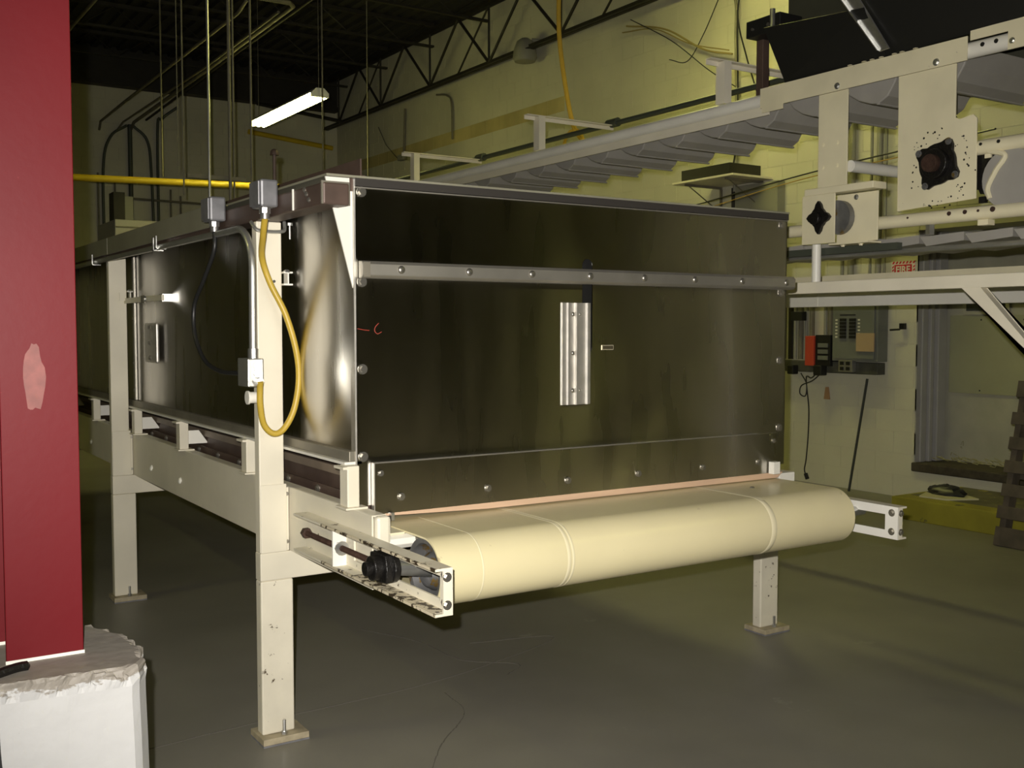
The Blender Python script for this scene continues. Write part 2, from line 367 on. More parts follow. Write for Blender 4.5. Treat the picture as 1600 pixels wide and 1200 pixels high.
# ---------------------------------------------------------------- the stainless conveyor tunnel
X0, X1, YP = 1.45, 3.475, 3.19
YE = 10.9
mach = thing('conveyor_tunnel', 'long stainless steel tunnel on cream legs with a cream belt coming out of its front', 'conveyor machine', (2.46, 5.0, 0))
FR = [3.735, 6.16, 8.58, 10.7]
for i, y in enumerate(FR):
    for sx, (xa, xb) in enumerate(((1.31, 1.436), (3.915, 4.04))):
        L = box(xa, xb, y, y + .056, .03, .61)
        lo = L.ob('leg', CREAMW if i == 0 or sx else CREAM, mach, bevel=.006)
        fp = B().box(xa - .012, xb + .04, y - .045, y + .10, 0.006, .03).ob('foot_plate', mat('foot_plate_paint', (0.42,0.36,0.24), .6, n_scale=20, n_amt=.3), lo, bevel=.002)
        box(xa - .012, xb + .04, y - .045, y + .10, 0, .0058).ob('grout_pad', mat('grey_grout', (0.20,0.20,0.21), .8, n_scale=20, n_amt=.3), lo)
        bb = B().cyl((xb - .05, y - .022, .028), (xb - .05, y - .022, .085), .0065, 8); bb.cyl((xb - .05, y - .022, .03), (xb - .05, y - .022, .042), .012, 6)
        bb.ob('anchor_bolt', ZINC, lo)
        up0, up1 = (1.31, 1.405) if sx == 0 else (3.945, 4.04)
        p = box(up0, up1, y, y + .05, .716, 1.937).ob('post', CREAM, mach, bevel=.004)
        if sx == 0:
            box(1.405, 1.425, y + .006, y + .044, .716, .955).ob('splice_plate', CREAM, mach, bevel=.003)
            box(1.312, 1.412, y - .006, y, .716, .97).ob('cover_plate', CREAM, mach, bevel=.003)
            pl = box(1.425, 1.452, y + .002, y + .010, .716, .955).ob('edge_strip', WHITE, mach, bevel=.002)
            for zz in (.75, .93): bolt((1.417, y + .006, zz), (0, -1, 0), .005, 'screw', pl)
    box(1.31, 4.04, y, y + .056, .6105, .7155).ob('cross_beam', CREAM, mach, bevel=.004)
# long side beams (channels, flanges turned in)
def chan(x, s, y0, y1, z0, z1, fl=.05, t=.006):
    b = B().box(x, x + s*t, y0, y1, z0, z1).box(x + s*t, x + s*fl, y0, y1, z1 - t, z1).box(x + s*t, x + s*fl, y0, y1, z0, z0 + t); return b
chan(1.425, 1, 3.02, YE, .716, .955).ob('side_beam', CREAM, mach, bevel=.002)
chan(3.56, -1, 3.21, YE, .716, .915).ob('side_beam', CREAM, mach, bevel=.002)
box(1.425, 1.477, 2.985, 3.02, .845, .955).ob('beam_end_plate', CREAM, mach, bevel=.012)
box(3.445, 3.54, 3.185, 3.21, .85, .918).ob('beam_end_plate', WHITE, mach, bevel=.003)
for y in (5.2, 5.75, 7.3, 8.2):    # little weld blobs on the beam
    B().dome((1.425, y, .80), (-1, 0, .3), .018, .012, 8).ob('weld_blob', WHITE, mach)
# short stub posts carrying the tunnel
ys = [3.155, 4.15, 5.12, 6.02, 7.1, 8.1, 9.1, 10.1]
for y in ys:
    q = box(1.402, 1.445, y, y + .062, .962, 1.098).ob('stub_post', CREAM, mach, bevel=.003)
    box(1.392, 1.470, y - .01, y + .078, .9555, .9618).ob('base_plate', CREAM, q)
    box(1.385, 1.402, y - .005, y + .070, 1.088, 1.0965).ob('top_tab', CREAM, q)
    if y > 4: box(3.48, 3.52, y, y + .062, .956, 1.09).ob('stub_post', CREAM, mach, bevel=.003)
    if y > 4.5:
        B().prism([(1.445, .985), (1.545, .985), (1.50, 1.05), (1.445, 1.05)], 'y', y + .02, y + .028).ob('gusset', WHITE, mach)
box(3.355, 3.395, 3.135, 3.165, .926, .978).ob('corner_clip', WHITE, mach, bevel=.002)
# rails under the box side
box(1.425, X0 + .001, 3.19, YE, 1.108, 1.142).ob('bottom_rail', RAILST, mach, bevel=.002, label='dull steel angle along the bottom of the side')
box(1.408, 1.47, 3.19, YE, 1.0985, 1.1075).ob('rail_flange', WHITE, mach)
box(1.525, 1.535, 3.22, YE, 1.02, 1.05).ob('inner_guide', mat('dull_brown_guide', (0.24,0.19,0.14), .5, .2, n_scale=8, n_amt=.2), mach)
box(1.505, 1.512, 3.22, YE, .925, .975).ob('inner_guide', DKSTEEL, mach)
for k in range(12):
    bolt((1.505, 3.35 + k * .30, .955), (-1, 0, 0), .010, 'guide_bolt', mach)
box(1.54, 1.55, 3.25, YE, .92, 1.12).ob('inner_skirt', DKSTEEL, mach)
box(3.40, 3.41, 3.25, YE, .92, 1.12).ob('inner_skirt', DKSTEEL, mach)
# side and front sheets
segs = [(3.19, 6.14), (6.16, 8.6), (8.62, YE)]
for k, (a, c) in enumerate(segs):
    sheet('x', X0 - .001, a, c, 1.1425, 2.038, .004, .005, 60, 8, seed=3.3 + k, freq=1.0).ob('side_panel', STEEL, mach)
    sheet('x', X1 - .004, a, c, 1.10, 2.038, .004, .003, 8, 2, seed=13 + k).ob('side_panel', STEEL, mach)
for y in (6.14, 8.6):
    box(X0 - .016, X0 - .002, y - .02, y + .02, 1.1425, 2.0).ob('seam_strip', STEELR, mach, bevel=.003)
for y, z in [(6.14, 1.35), (6.14, 1.6), (6.14, 1.2)]: bolt((X0 - .016, y, z), (-1, 0, 0), .007, 'seam_screw', mach)
# front panel as four sheets round the slot
fz0, fz1 = .958, 2.034
SLX0, SLX1, SLZ0, SLZ1 = 2.378, 2.426, 1.451, 1.809
b = B(); r = (SLX1 - SLX0) / 2; cx = (SLX0 + SLX1) / 2
def slot_pts():
    P = []
    for k in range(9): a = PI * k / 8; P.append((cx + r*math.cos(a), SLZ1 - r + r*math.sin(a)))
    for k in range(9): a = PI + PI * k / 8; P.append((cx + r*math.cos(a), SLZ0 + r + r*math.sin(a)))
    return P
P = slot_pts(); n = len(P)
def quadring(y):
    outer = [(X1, SLZ1), (X1, fz1), (X0, fz1), (X0, SLZ1), (X0, SLZ0), (X0, fz0), (X1, fz0), (X1, SLZ0)]
    return outer
for yv in (YP, YP + .004):
    o = len(b.v); b.v += [Vector((p[0], yv, p[1])) for p in P]; q = len(b.v)
    b.v += [Vector((p[0], yv, p[1])) for p in [(X1, fz0), (X1, fz1), (X0, fz1), (X0, fz0)]]
    # fans: right side verts 17,0 ; top 0..8 ; left 8,9 ; bottom 9..17
    b.f += [(o + 17, q, q + 1, o)]
    for k in range(8): b.f.append((o + k, q + 1 if k < 4 else q + 2, o + k + 1))
    b.f.append((o + 4, q + 1, q + 2)); b.f.append((o + 8, q + 2, q + 3, o + 9))
    for k in range(9, 17): b.f.append((o + k, q + 3 if k < 13 else q, o + k + 1))
    b.f.append((o + 13, q + 3, q))
m = n + 4
for k in range(n): b.f.append((k, (k + 1) % n, m + (k + 1) % n, m + k))
for k in range(4): a, c = n + k, n + (k + 1) % 4; b.f.append((a, c, m + c, m + a))
b.uv = (0, 2)
front = b.ob('front_panel', STEEL, mach)
box(SLX0 - .03, SLX1 + .03, YP + .03, YP + .04, SLZ0 - .03, SLZ1 + .03).ob('slot_backing', BLKP, mach)
box(X0 - .004, X0 + .002, YP - .003, YP + .03, .958, 2.034).ob('panel_edge', COVER, mach)
# roof sheet with turned front lip
box(1.352, X1 + .012, YP - .004, YE, 2.0385, 2.046).ob('roof_sheet', OLIVE, mach)
box(X0, X1, YP - .010, YP - .0005, 2.012, 2.038).ob('roof_lip', mat('dark_roof_lip', (0.05, 0.045, 0.04), .5, .3), mach)
box(X0, X1, YP - .006, YP - .0005, 2.006, 2.010).ob('roof_lip', STEELR, mach)
# horizontal folded bar with bolts
pts = [(YP - .002, 1.712), (YP - .030, 1.714), (YP - .040, 1.722), (YP - .040, 1.758), (YP - .030, 1.768), (YP - .002, 1.770)]
bar = B().prism(pts, 'x', 1.462, 3.490)
bar.uv = (0, 2)
baro = bar.ob('front_bar', STEELR, mach, bevel=.003)
for k in range(8): B().dome((1.60 + k * .262, YP - .040, 1.742), (0, -1, 0), .014, .008, 10).ob('carriage_bolt', BOLT, baro)
B().box(1.462, 1.486, YP - .043, YP - .040, 1.716, 1.764).ob('end_fold', RAILST, baro)
# apron
b = sheet('y', YP - .020, 1.507, 3.418, .928, 1.098, .016, .002, 30, 2, seed=5); apron = b.ob('front_apron', STEEL, mach)
box(1.507, 3.30, YP - .0225, YP - .003, 1.0985, 1.1015).ob('apron_hem', STEELR, apron)
box(1.503, 1.5065, YP - .0225, YP - .003, .928, 1.1).ob('apron_hem', COVER, apron)
for x in (1.605, 1.949, 2.30, 2.64, 2.98, 3.30): bolt((x, YP - .021, .98), (0, -1, 0), .009, 'apron_bolt', apron)
for x in (1.53, 3.39): bolt((x, YP - .021, 1.065), (0, -1, 0), .007, 'apron_bolt', apron)
B().prism([(1.512, .921), (1.95, .9065), (3.42, .9035), (3.45, .9275), (1.512, .9275)], 'y', YP - .018, YP + .02).ob('wooden_lip', WOOD, mach, label='bare pine strip under the front apron')
# panel bolts
for x, zs in ((1.475, (1.995, 1.701, 1.413, 1.122)), (3.442, (1.99, 1.701, 1.409, 1.118))):
    for z in zs: bolt((x, YP, z), (0, -1, 0), .0115, 'panel_bolt', mach)
# ribbed cover plate over the slot
cv = B()
prof = [(2.283, .006), (2.302, .006), (2.306, .012), (2.314, .012), (2.318, .006), (2.338, .006), (2.342, .016), (2.348, .016), (2.352, .008), (2.388, .008), (2.393, .016), (2.399, .016), (2.404, .006), (2.413, .006)]
pp = [(p[0], YP - p[1]) for p in prof] + [(2.413, YP - .001), (2.283, YP - .001)]
cv.prism(pp, 'z', 1.262, 1.643)
cvo = cv.ob('slot_cover', COVER, mach, label='bright ribbed metal plate over the slot')
for z in (1.60, 1.455, 1.315): B().dome((2.33, YP - .008, z), (0, -1, 0), .009, .006, 8).ob('rivet', BOLT, cvo)
for z in (1.60, 1.315): B().dome((2.362, YP - .008, z), (0, -1, 0), .006, .005, 8).ob('rivet', BOLT, cvo)
tg = box(2.471, 2.527, YP - .003, YP, 1.465, 1.484).ob('name_tag', TAGEDGE, mach); box(2.474, 2.524, YP - .004, YP - .003, 1.468, 1.481).ob('tag_face', BRASS, tg)
# red marker strokes
for k, P in enumerate([[(1.458, YP - .0006, 1.547), (1.48, YP - .0006, 1.543), (1.50, YP - .0006, 1.541)], [(1.535, YP - .0006, 1.565), (1.523, YP - .0006, 1.553), (1.52, YP - .0006, 1.54), (1.53, YP - .0006, 1.53), (1.545, YP - .0006, 1.536)]]):
    B().tube(crom(P, 5), .0012, 5).ob('marker_stroke', REDINK, front)
# white triangular corner gusset
B().prism([(1.352, 2.037), (1.447, 2.037), (1.447, 1.675)], 'y', YP + .006, YP + .012).ob('corner_gusset', WHITE, mach, label='bright white triangular corner plate')
box(1.436, 1.447, YP + .004, YP + .006, 1.995, 2.037).ob('corner_notch', DKSTEEL, mach)
# dark angle lying on the roof
box(1.55, 1.556, 3.36, 7.0, 2.046, 2.132).ob('roof_angle', DKSTEEL, mach); box(1.556, 1.61, 3.45, 7.0, 2.046, 2.090).ob('roof_angle', DKSTEEL, mach)
# brown top beam and dull cover
tb = box(1.31, 1.40, 3.115, YE, 1.938, 2.008).ob('top_beam', DKSTEEL, mach, bevel=.006, label='brown steel beam on the posts')
box(1.306, 1.402, 3.118, 3.126, 1.94, 2.012).ob('end_cap', RAILST, tb)
box(1.304, 1.3095, 3.36, 3.366, 1.94, 2.01).ob('chalk_line', WHITE, tb)
for z in (1.962, 1.982, 1.998): bolt((1.31, 3.23 + (z - 1.962), z), (-1, 0, 0), .006, 'beam_bolt', tb)
box(1.300, 1.309, 4.22, 6.13, 1.955, 2.046).ob('top_cover', OLIVE, mach, bevel=.002); box(1.300, 1.309, 6.14, YE, 1.955, 2.046).ob('top_cover', OLIVE, mach, bevel=.002)
box(1.309, 1.36, 4.22, YE, 2.040, 2.046).ob('top_cover', OLIVE, mach)
# u-bolt clamp and screw at the post head
P = crom([(1.300, 3.76, 1.935), (1.303, 3.735, 1.915), (1.315, 3.725, 1.903), (1.36, 3.725, 1.900), (1.405, 3.725, 1.903), (1.418, 3.735, 1.915), (1.42, 3.745, 1.94)], 5)
B().tube(P, .007, 8).ob('u_bolt', CONDUIT, mach)
scx = B().cyl((1.432, 3.72, 1.935), (1.432, 3.72, 1.875), .0035, 6); scx.cyl((1.432, 3.72, 1.935), (1.432, 3.72, 1.925), .010, 6); scx.ob('clamp_screw', ZINC, mach)
B().cyl((1.375, 3.737, 1.72), (1.375, 3.733, 1.72), .0055, 10).ob('post_hole', BLKP, mach)
# wall brackets that tie posts to the side sheet
for y in FR[:3]:
    q = box(1.36, 1.39, y - .03, y - .024, 1.70, 1.745).ob('tie_bracket', CREAM, mach) if y > 4 else None
    hb = B().box(X0 - .045, X0 - .010, y - .02, y + .02, 1.75, 1.756).box(X0 - .03, X0 - .025, y - .02, y + .02, 1.712, 1.75).box(X0 - .045, X0 - .01, y - .02, y + .02, 1.706, 1.712)
    hb.ob('tie_bracket', WHITE, mach)
    B().dome((X0 - .03, y - .01, 1.753), (0, 0, 1), .014, .012, 8).ob('bracket_bolt', ZINC, mach)
b = box(1.39, 1.404, 5.36, 6.48, 1.685, 1.715); q = b.ob('latch_bar', CREAM, mach, bevel=.003)
box(1.404, 1.449, 5.40, 5.46, 1.682, 1.720).ob('latch_bracket', ZINC, q); box(1.385, 1.39, 5.68, 5.76, 1.68, 1.72).ob('latch_plate', RAILST, q); B().cyl((1.385, 5.66, 1.70), (1.375, 5.66, 1.70), .016, 10).ob('latch_pin', ZINC, q)
h = box(X0 - .030, X0 - .012, 5.60, 5.84, 1.365, 1.575).ob('hatch_plate', COVER, mach, bevel=.012)
for z in (1.39, 1.47, 1.55): bolt((X0 - .030, 5.72, z), (-1, 0, 0), .010, 'hatch_bolt', h)
# junction boxes on the top beam, conduit, lower box
for y in (3.50, 4.07):
    j = box(1.245, 1.308, y, y + .105, 1.963, 2.058).ob('junction_box', JBOX, mach, bevel=.008)
    box(1.238, 1.245, y + .006, y + .099, 1.969, 2.052).ob('box_lid', JBOX, j, bevel=.003)
    c = B().cyl((1.275, y + .045, 1.963), (1.275, y + .045, 1.945), .021, 8).cyl((1.275, y + .045, 1.945), (1.275, y + .045, 1.925), .017, 12); c.ob('cable_gland', ZINC, j)
P = [(1.285, 8.9, 1.925), (1.285, 6.0, 1.925), (1.282, 4.0, 1.915)] + [(1.280, 3.85 - .155*math.sin(a), 1.76 + .155*math.cos(a)) for a in [PI/2*k/8 for k in range(9)]] + [(1.278, 3.695, 1.46)]
B().tube(P, .0135, 12).ob('conduit', CONDUIT, mach, label='bent galvanised conduit')
B().cyl((1.278, 3.695, 1.475), (1.278, 3.695, 1.44), .019, 10).ob('conduit_connector', ZINC, mach)
j = box(1.247, 1.306, 3.662, 3.775, 1.338, 1.440).ob('knockout_box', CONDUIT, mach, bevel=.004)
for z in (1.415, 1.388): B().cyl((1.280, 3.662, z), (1.280, 3.659, z), .013, 14).ob('knockout', ZINC, j)
B().cyl((1.285, 3.662, 1.358), (1.285, 3.640, 1.358), .014, 8).ob('cable_gland', ZINC, j)
B().cyl((1.262, 3.70, 1.298), (1.292, 3.70, 1.298), .021, 14).cyl((1.255, 3.70, 1.298), (1.262, 3.70, 1.298), .025, 14).ob('plastic_cap', WHITE, mach, label='white round plastic cap')
for y, z in ((5.0, 1.935), (6.35, 1.935), (4.95, 1.94)):
    cc = B().box(1.262, 1.31, y, y + .02, z - .03, z - .025).box(1.262, 1.267, y, y + .02, z - .03, z + .03); cc.ob('conduit_clip', ZINC, mach)
for z in (1.74, 1.50): bolt((1.31, 3.75, z), (-1, 0, 0), .007, 'conduit_screw', mach)
# drum and belt
YD, ZD, RD = 2.87, .790, .110
dr = B(); NS = 40
for x, rr in ((1.545, RD - .006), (3.41, RD - .006)): pass
ring = [(1.530, RD - .004), (1.530, RD - .022), (1.575, RD - .026), (1.575, .035), (1.555, .035), (1.555, 0.0)]
def lathe_x(ring, n=NS, close=False):
    b = B()
    for (x, r) in ring:
        for k in range(n): a = 2*PI*k/n; b.v.append(Vector((x, YD + r*math.cos(a), ZD + r*math.sin(a))))
    for i in range(len(ring) - 1):
        for k in range(n): b.f.append((i*n + k, i*n + (k+1) % n, (i+1)*n + (k+1) % n, (i+1)*n + k))
    b.smooth = True; return b
lathe_x([(1.60, 0.001), (1.575, .034), (1.575, RD - .026), (1.533, RD - .020), (1.530, RD - .003), (3.42, RD - .003), (3.42, RD - .02), (3.38, RD - .026), (3.38, .03), (3.37, .001)]).ob('head_drum', DRUM, mach, label='worn steel drum inside the belt')
B().cyl((1.38, YD, ZD + .035), (1.56, YD, ZD + .012), .024, 16, .030).cyl((1.56, YD, ZD), (3.60, YD, ZD), .020, 16).ob('drum_shaft', ZINC, mach)
lathe_x([(1.535, .045), (1.56, .060), (1.58, .060)]).ob('drum_hub', DRUM, mach)
# belt loop (cross-section in y,z, thickness .006)
def belt_path(ro):
    P = [(YE - .1, ZD + ro)]
    for k in range(33): a = PI/2 + PI * k / 32; P.append((YD - abs(ro)*math.cos(a - PI/2 - PI/2 + PI/2) , 0))
    return P
outer = [(YE - .1, ZD + RD)] + [(3.6, ZD + RD)] + [(YD - RD*math.sin(a), ZD + RD*math.cos(a)) for a in [PI*k/36 for k in range(35)]] + [(3.35, .745), (YE - .1, .76)]
inner = [(YE - .1, ZD + RD - .006)] + [(3.6, ZD + RD - .006)] + [(YD - (RD-.006)*math.sin(a), ZD + (RD-.006)*math.cos(a)) for a in [PI*k/36 for k in range(35)]] + [(3.35, .751), (YE - .1, .766)]
b = B(); n = len(outer)
for x in (1.530, 3.42):
    for pth in (outer, inner): b.v += [Vector((x, p[0], p[1])) for p in pth]
for i in range(n - 1):
    b.f += [(i, i+1, 2*n+i+1, 2*n+i), (n+i, 3*n+i, 3*n+i+1, n+i+1), (i, n+i, n+i+1, i+1), (2*n+i, 2*n+i+1, 3*n+i+1, 3*n+i)]
b.smooth = True
belt = b.ob('belt', BELT, mach, label='cream conveyor belt')
def bandseam(xa, xb, e):
    b = B(); R2 = RD + e
    A = [(YD + .32, ZD + R2)] + [(YD - R2*math.sin(a), ZD + R2*math.cos(a)) for a in [PI*k/36 for k in range(37)]]
    b.v = [Vector((xa, p[0], p[1])) for p in A] + [Vector((xb, p[0], p[1])) for p in A] + [Vector((xa - .002, YD + (p[0]-YD)*.99, ZD + (p[1]-ZD)*.985)) for p in A] + [Vector((xb + .002, YD + (p[0]-YD)*.99, ZD + (p[1]-ZD)*.985)) for p in A]
    n = len(A)
    for i in range(n-1): b.f += [(i, i+1, n+i+1, n+i), (i, 2*n+i, 2*n+i+1, i+1), (n+i, n+i+1, 3*n+i+1, 3*n+i)]
    b.smooth = True; return b
for xa, xb in ((2.005, 2.017), (2.024, 2.032), (2.950, 2.976), (1.68, 1.684)): bandseam(xa, xb, .0006).ob('belt_splice', BELTS, belt)
B().dome((3.13, 3.04, ZD + RD), (0, 0, 1), .010, .006, 8).ob('belt_stud', BOLT, belt)
# slider bed lip in front of the beams
B().prism([(3.00, .845), (2.985, .86), (2.99, .878), (3.01, .888), (3.10, .888), (3.10, .845)], 'x', 1.43, 1.565).ob('bed_lip', WHITE, mach, bevel=.003)
box(1.43, 1.53, 3.0, 3.19, .889, .896).ob('bed_plate', BUFF, mach)
box(1.53, 3.42, 3.02, YE, .855, .892).ob('slider_bed', RAILST, mach)
box(1.56, 1.572, 3.155, 3.185, .905, .93).ob('apron_tab', ZINC, mach)
# take-up brackets
def takeup(xw, s, y0, y1, z0, z1, sy0, sy1, parent):
    t = .007; zs0 = z0 + .033; zs1 = z1 - .035
    wb = B().box(xw, xw + s*t, y0, y1, z0, zs0).box(xw, xw + s*t, y0, y1, zs1, z1).box(xw, xw + s*t, y0, sy0, zs0, zs1).box(xw, xw + s*t, sy1, y1, zs0, zs1)
    o = wb.ob('takeup_frame', CREAMW if s < 0 else WHITE, parent)
    B().box(xw + s*t, xw + s*.055, y0, y1, z1 - t, z1).ob('top_flange', CREAMW, o)
    B().box(xw + s*t, xw + s*.055, y0, y1, z0, z0 + t).ob('bottom_flange', CREAMW, o)
    B().box(xw + s*t, xw + s*.030, y0, y0 + .007, z0 + t, z1 - t).ob('end_plate', CREAMW, o)
    if s < 0:      # edges worn through to bare rusty metal
        ew = mat('worn_flange_edge', (0.62, 0.55, 0.40), .5, spots=((0.05, 0.035, 0.02), 34, 0.50))
        for zz in (z1 - t - .0006, z0 - .0006): B().box(xw - .0556, xw - .049, y0 + .001, y1 - .25, zz, zz + t + .0012).ob('worn_edge', ew, o)
        B().box(xw - .048, xw - .012, y0 + .02, y1 - .5, z0 + t, z0 + t + .0008).ob('worn_patch', ew, o)
        B().box(xw - .050, xw - .002, y0, y0 + .10, z1, z1 + .0008).ob('worn_patch', mat('worn_flange_top', (0.68, 0.62, 0.48), .5, spots=((0.07, 0.05, 0.03), 26, 0.58)), o)
    for z in (z0 + .03, z1 - .025):
        bolt((xw, y0 + .028, z), (-s, 0, 0), .010, 'frame_bolt', o); bolt((xw + s*.007, y0 + .028, z), (s, 0, 0), .010, 'frame_bolt', o)
        bolt((xw + s*.018, y0, z), (0, -1, 0), .009, 'frame_bolt', o)
    return o
t1 = takeup(1.423, -1, 2.50, 3.55, .757, .890, 2.56, 3.14, mach)
box(1.368, 1.416, 3.20, 3.207, .764, .883).ob('cross_plate', WHITE, t1)
th = B(); zr = .826
Pth = [(1.392, 3.50 - k*.0035, zr) for k in range(170)]
th.tube(Pth, [.0085 if k % 2 else .0105 for k in range(170)], 8)
th.ob('threaded_rod', RUST, t1)
B().cyl((1.392, 3.50, zr), (1.392, 3.478, zr), .019, 6).ob('lock_nut', RUST, t1); B().cyl((1.392, 3.20, zr), (1.392, 3.182, zr), .021, 6).cyl((1.392, 3.182, zr), (1.392, 3.178, zr), .024, 12).ob('lock_nut', ZINC, t1)
be = B(); yb = YD
be.prism([(yb - .055, zr - .040), (yb - .062, zr), (yb - .050, zr + .042), (yb + .02, zr + .046), (yb + .055, zr + .038), (yb + .058, zr - .035), (yb + .01, zr - .048)], 'x', 1.372, 1.400)
be.cyl((1.345, yb - .005, zr), (1.400, yb - .005, zr), .038, 16).cyl((1.325, yb - .005, zr), (1.350, yb - .005, zr), .022, 12)
be.cyl((1.395, yb - .03, zr), (1.4155, yb - .03, zr), .045, 16)
be.ob('takeup_bearing', BLACK, t1, bevel=.003, label='greasy black bearing block')
t2 = takeup(3.553, 1, 2.66, 3.55, .703, .834, 2.72, 3.10, mach)
be = B().cyl((3.40, YD + .02, .775), (3.55, YD + .02, .775), .03, 12); be.ob('drum_bearing', ZINC, t2)
box(3.50, 3.553, 3.10, 3.5, .72, .82).ob('bracket_spacer', CREAM, t2)

# cables
ye = tag(B().tube(crom([(1.275, 3.545, 1.93), (1.287, 3.60, 1.87), (1.315, 3.69, 1.80), (1.35, 3.705, 1.71), (1.40, 3.69, 1.60), (1.435, 3.68, 1.47), (1.445, 3.68, 1.36), (1.425, 3.68, 1.25), (1.385, 3.68, 1.18), (1.345, 3.68, 1.165), (1.31, 3.68, 1.20), (1.292, 3.665, 1.27), (1.288, 3.655, 1.33), (1.285, 3.64, 1.358)], 10), .0115, 12).ob('yellow_cable', YCABLE), 'thick yellow cable looping down the front post of the tunnel', 'cable')
bc = tag(B().tube(crom([(1.275, 4.115, 1.93), (1.27, 4.11, 1.85), (1.255, 4.20, 1.74), (1.245, 4.30, 1.64), (1.24, 4.28, 1.52), (1.24, 4.15, 1.42), (1.245, 3.98, 1.385), (1.255, 3.85, 1.382), (1.262, 3.77, 1.385)], 10), .0085, 10).ob('black_cable', BCABLE), 'black cable sagging from the second junction box to the grey knockout box', 'cable')

# ---------------------------------------------------------------- red column on its plinth
col = thing('steel_column', 'red painted steel H-column standing on the white plinth, cropped by the left edge', 'column', (.42, 2.85, .70))
fl1 = box(.335, .511, 2.768, 2.782, .70, ZC).ob('flange', RED, col, bevel=.002)
box(.335, .511, 2.952, 2.966, .70, ZC).ob('flange', RED, col, bevel=.002)
box(.416, .430, 2.782, 2.952, .70, ZC).ob('web', RED, col)
box(.333, .513, 2.766, 2.7679, .70, .744).ob('unpainted_foot', WHITE, col); box(.333, .513, 2.950, 2.9519, .70, .744).ob('unpainted_foot', WHITE, col)
b = B(); P = []
for k in range(26):
    a = 2*PI*k/26; rr = 1 + .35*noise.noise(Vector((math.cos(a)*1.7, math.sin(a)*1.7, 4)))
    P.append((.410 + .024*rr*math.cos(a), 1.43 + .088*rr*math.sin(a)))
b.prism(P, 'y', 2.7672, 2.768); b.ob('paint_scuff', CHIP, col, label='pale scuffed patch in the red paint')
# plinth with rough top edge
pl_out = [(.06, 2.72), (.588, 2.588), (.628, 2.634)]
arc = [(.642, 2.70), (.648, 2.76), (.645, 2.83), (.632, 2.90), (.608, 2.97), (.575, 3.03), (.52, 3.085), (.45, 3.12), (.30, 3.15), (.0, 3.15), (-.12, 3.0), (-.14, 2.85), (-.10, 2.76)]
outl = [(-.10, 2.66)] + [(-.10 + (.585 + .10)*k/90, 2.66 - .075*k/90) for k in range(1, 91)] + [(.605, 2.597), (.628, 2.634)] + arc
arcs = crom([(p[0], p[1], 0) for p in [(.628, 2.634)] + arc], 5)[1:]; outl = outl[:-len(arc)] + [(p.x, p.y) for p in arcs]
def plinth():
    b = B(); c = Vector((.27, 2.88)); levels = [(0, 1.035), (.30, 1.02), (.55, 1.008), (.66, 1.0), (.69, 1.0), (.705, .998), (.716, .992), (.725, .985), (.731, .978), (.734, .965), (.736, .94)]
    n = len(outl)
    for z, sc_ in levels:
        for i, p in enumerate(outl):
            d = Vector(p) - c; q = c + d * sc_
            ns = noise.noise(Vector((q.x*38, q.y*38, z*60))) + .5*noise.noise(Vector((q.x*90, q.y*90, z*90))) ; e = .0012
            if .695 < z < .735: e = .012
            q = q + d.normalized() * ns * e
            b.v.append(Vector((q.x, q.y, z + (ns * .010 if .69 < z < .735 else 0))))
    for l in range(len(levels) - 1):
        for i in range(n): b.f.append((l*n + i, l*n + (i+1) % n, (l+1)*n + (i+1) % n, (l+1)*n + i))
    b.f.append(tuple(range((len(levels)-1)*n, len(levels)*n))); b.f.append(tuple(range(n))[::-1]); return b
pbase = thing('column_plinth', 'chipped white painted concrete plinth under the red column', 'plinth', (.27, 2.88, 0))
po = plinth().ob('plinth_body', PLINTH, pbase)
b = B().tube(crom([(.25, 2.66, .742), (.30, 2.672, .745), (.345, 2.690, .748), (.375, 2.70, .746)], 6), [.002] * 1 + [.012]*17 + [.006], 8)
tag(b.ob('cable_bundle', BLACK), 'frayed black cable bundle lying on the white plinth edge', 'cable')
b = B().tube(crom([(.297, 2.635, .735), (.296, 2.612, .70), (.294, 2.592, .60), (.302, 2.586, .50), (.318, 2.57, .42), (.33, 2.56, .30), (.33, 2.555, .05), (.34, 2.5, .004)], 8), .0025, 6)
tag(b.ob('thin_wire', BCABLE), 'thin black wire hanging down the front of the white plinth', 'wire')

# ---------------------------------------------------------------- overhead bucket conveyor
XC = 4.30
oc = thing('bucket_conveyor', 'raised cream framed conveyor with grey buckets, above and behind the stainless tunnel', 'conveyor machine', (4.9, 4.0, 0))
Y0c, Y1c = 1.2, 13.2
B().cyl((XC + .035, 2.55, 2.792), (XC + .035, Y1c, 2.792), .036, 16).ob('rail_tube', WHITE, oc)
B().box(XC + .012, XC + .02, 4.10, Y1c, 2.705, 2.755).ob('rail_flange', CREAM, oc)
B().cyl((5.06, Y0c, 2.792), (5.06, Y1c, 2.792), .036, 12).ob('rail_tube', CREAM, oc)
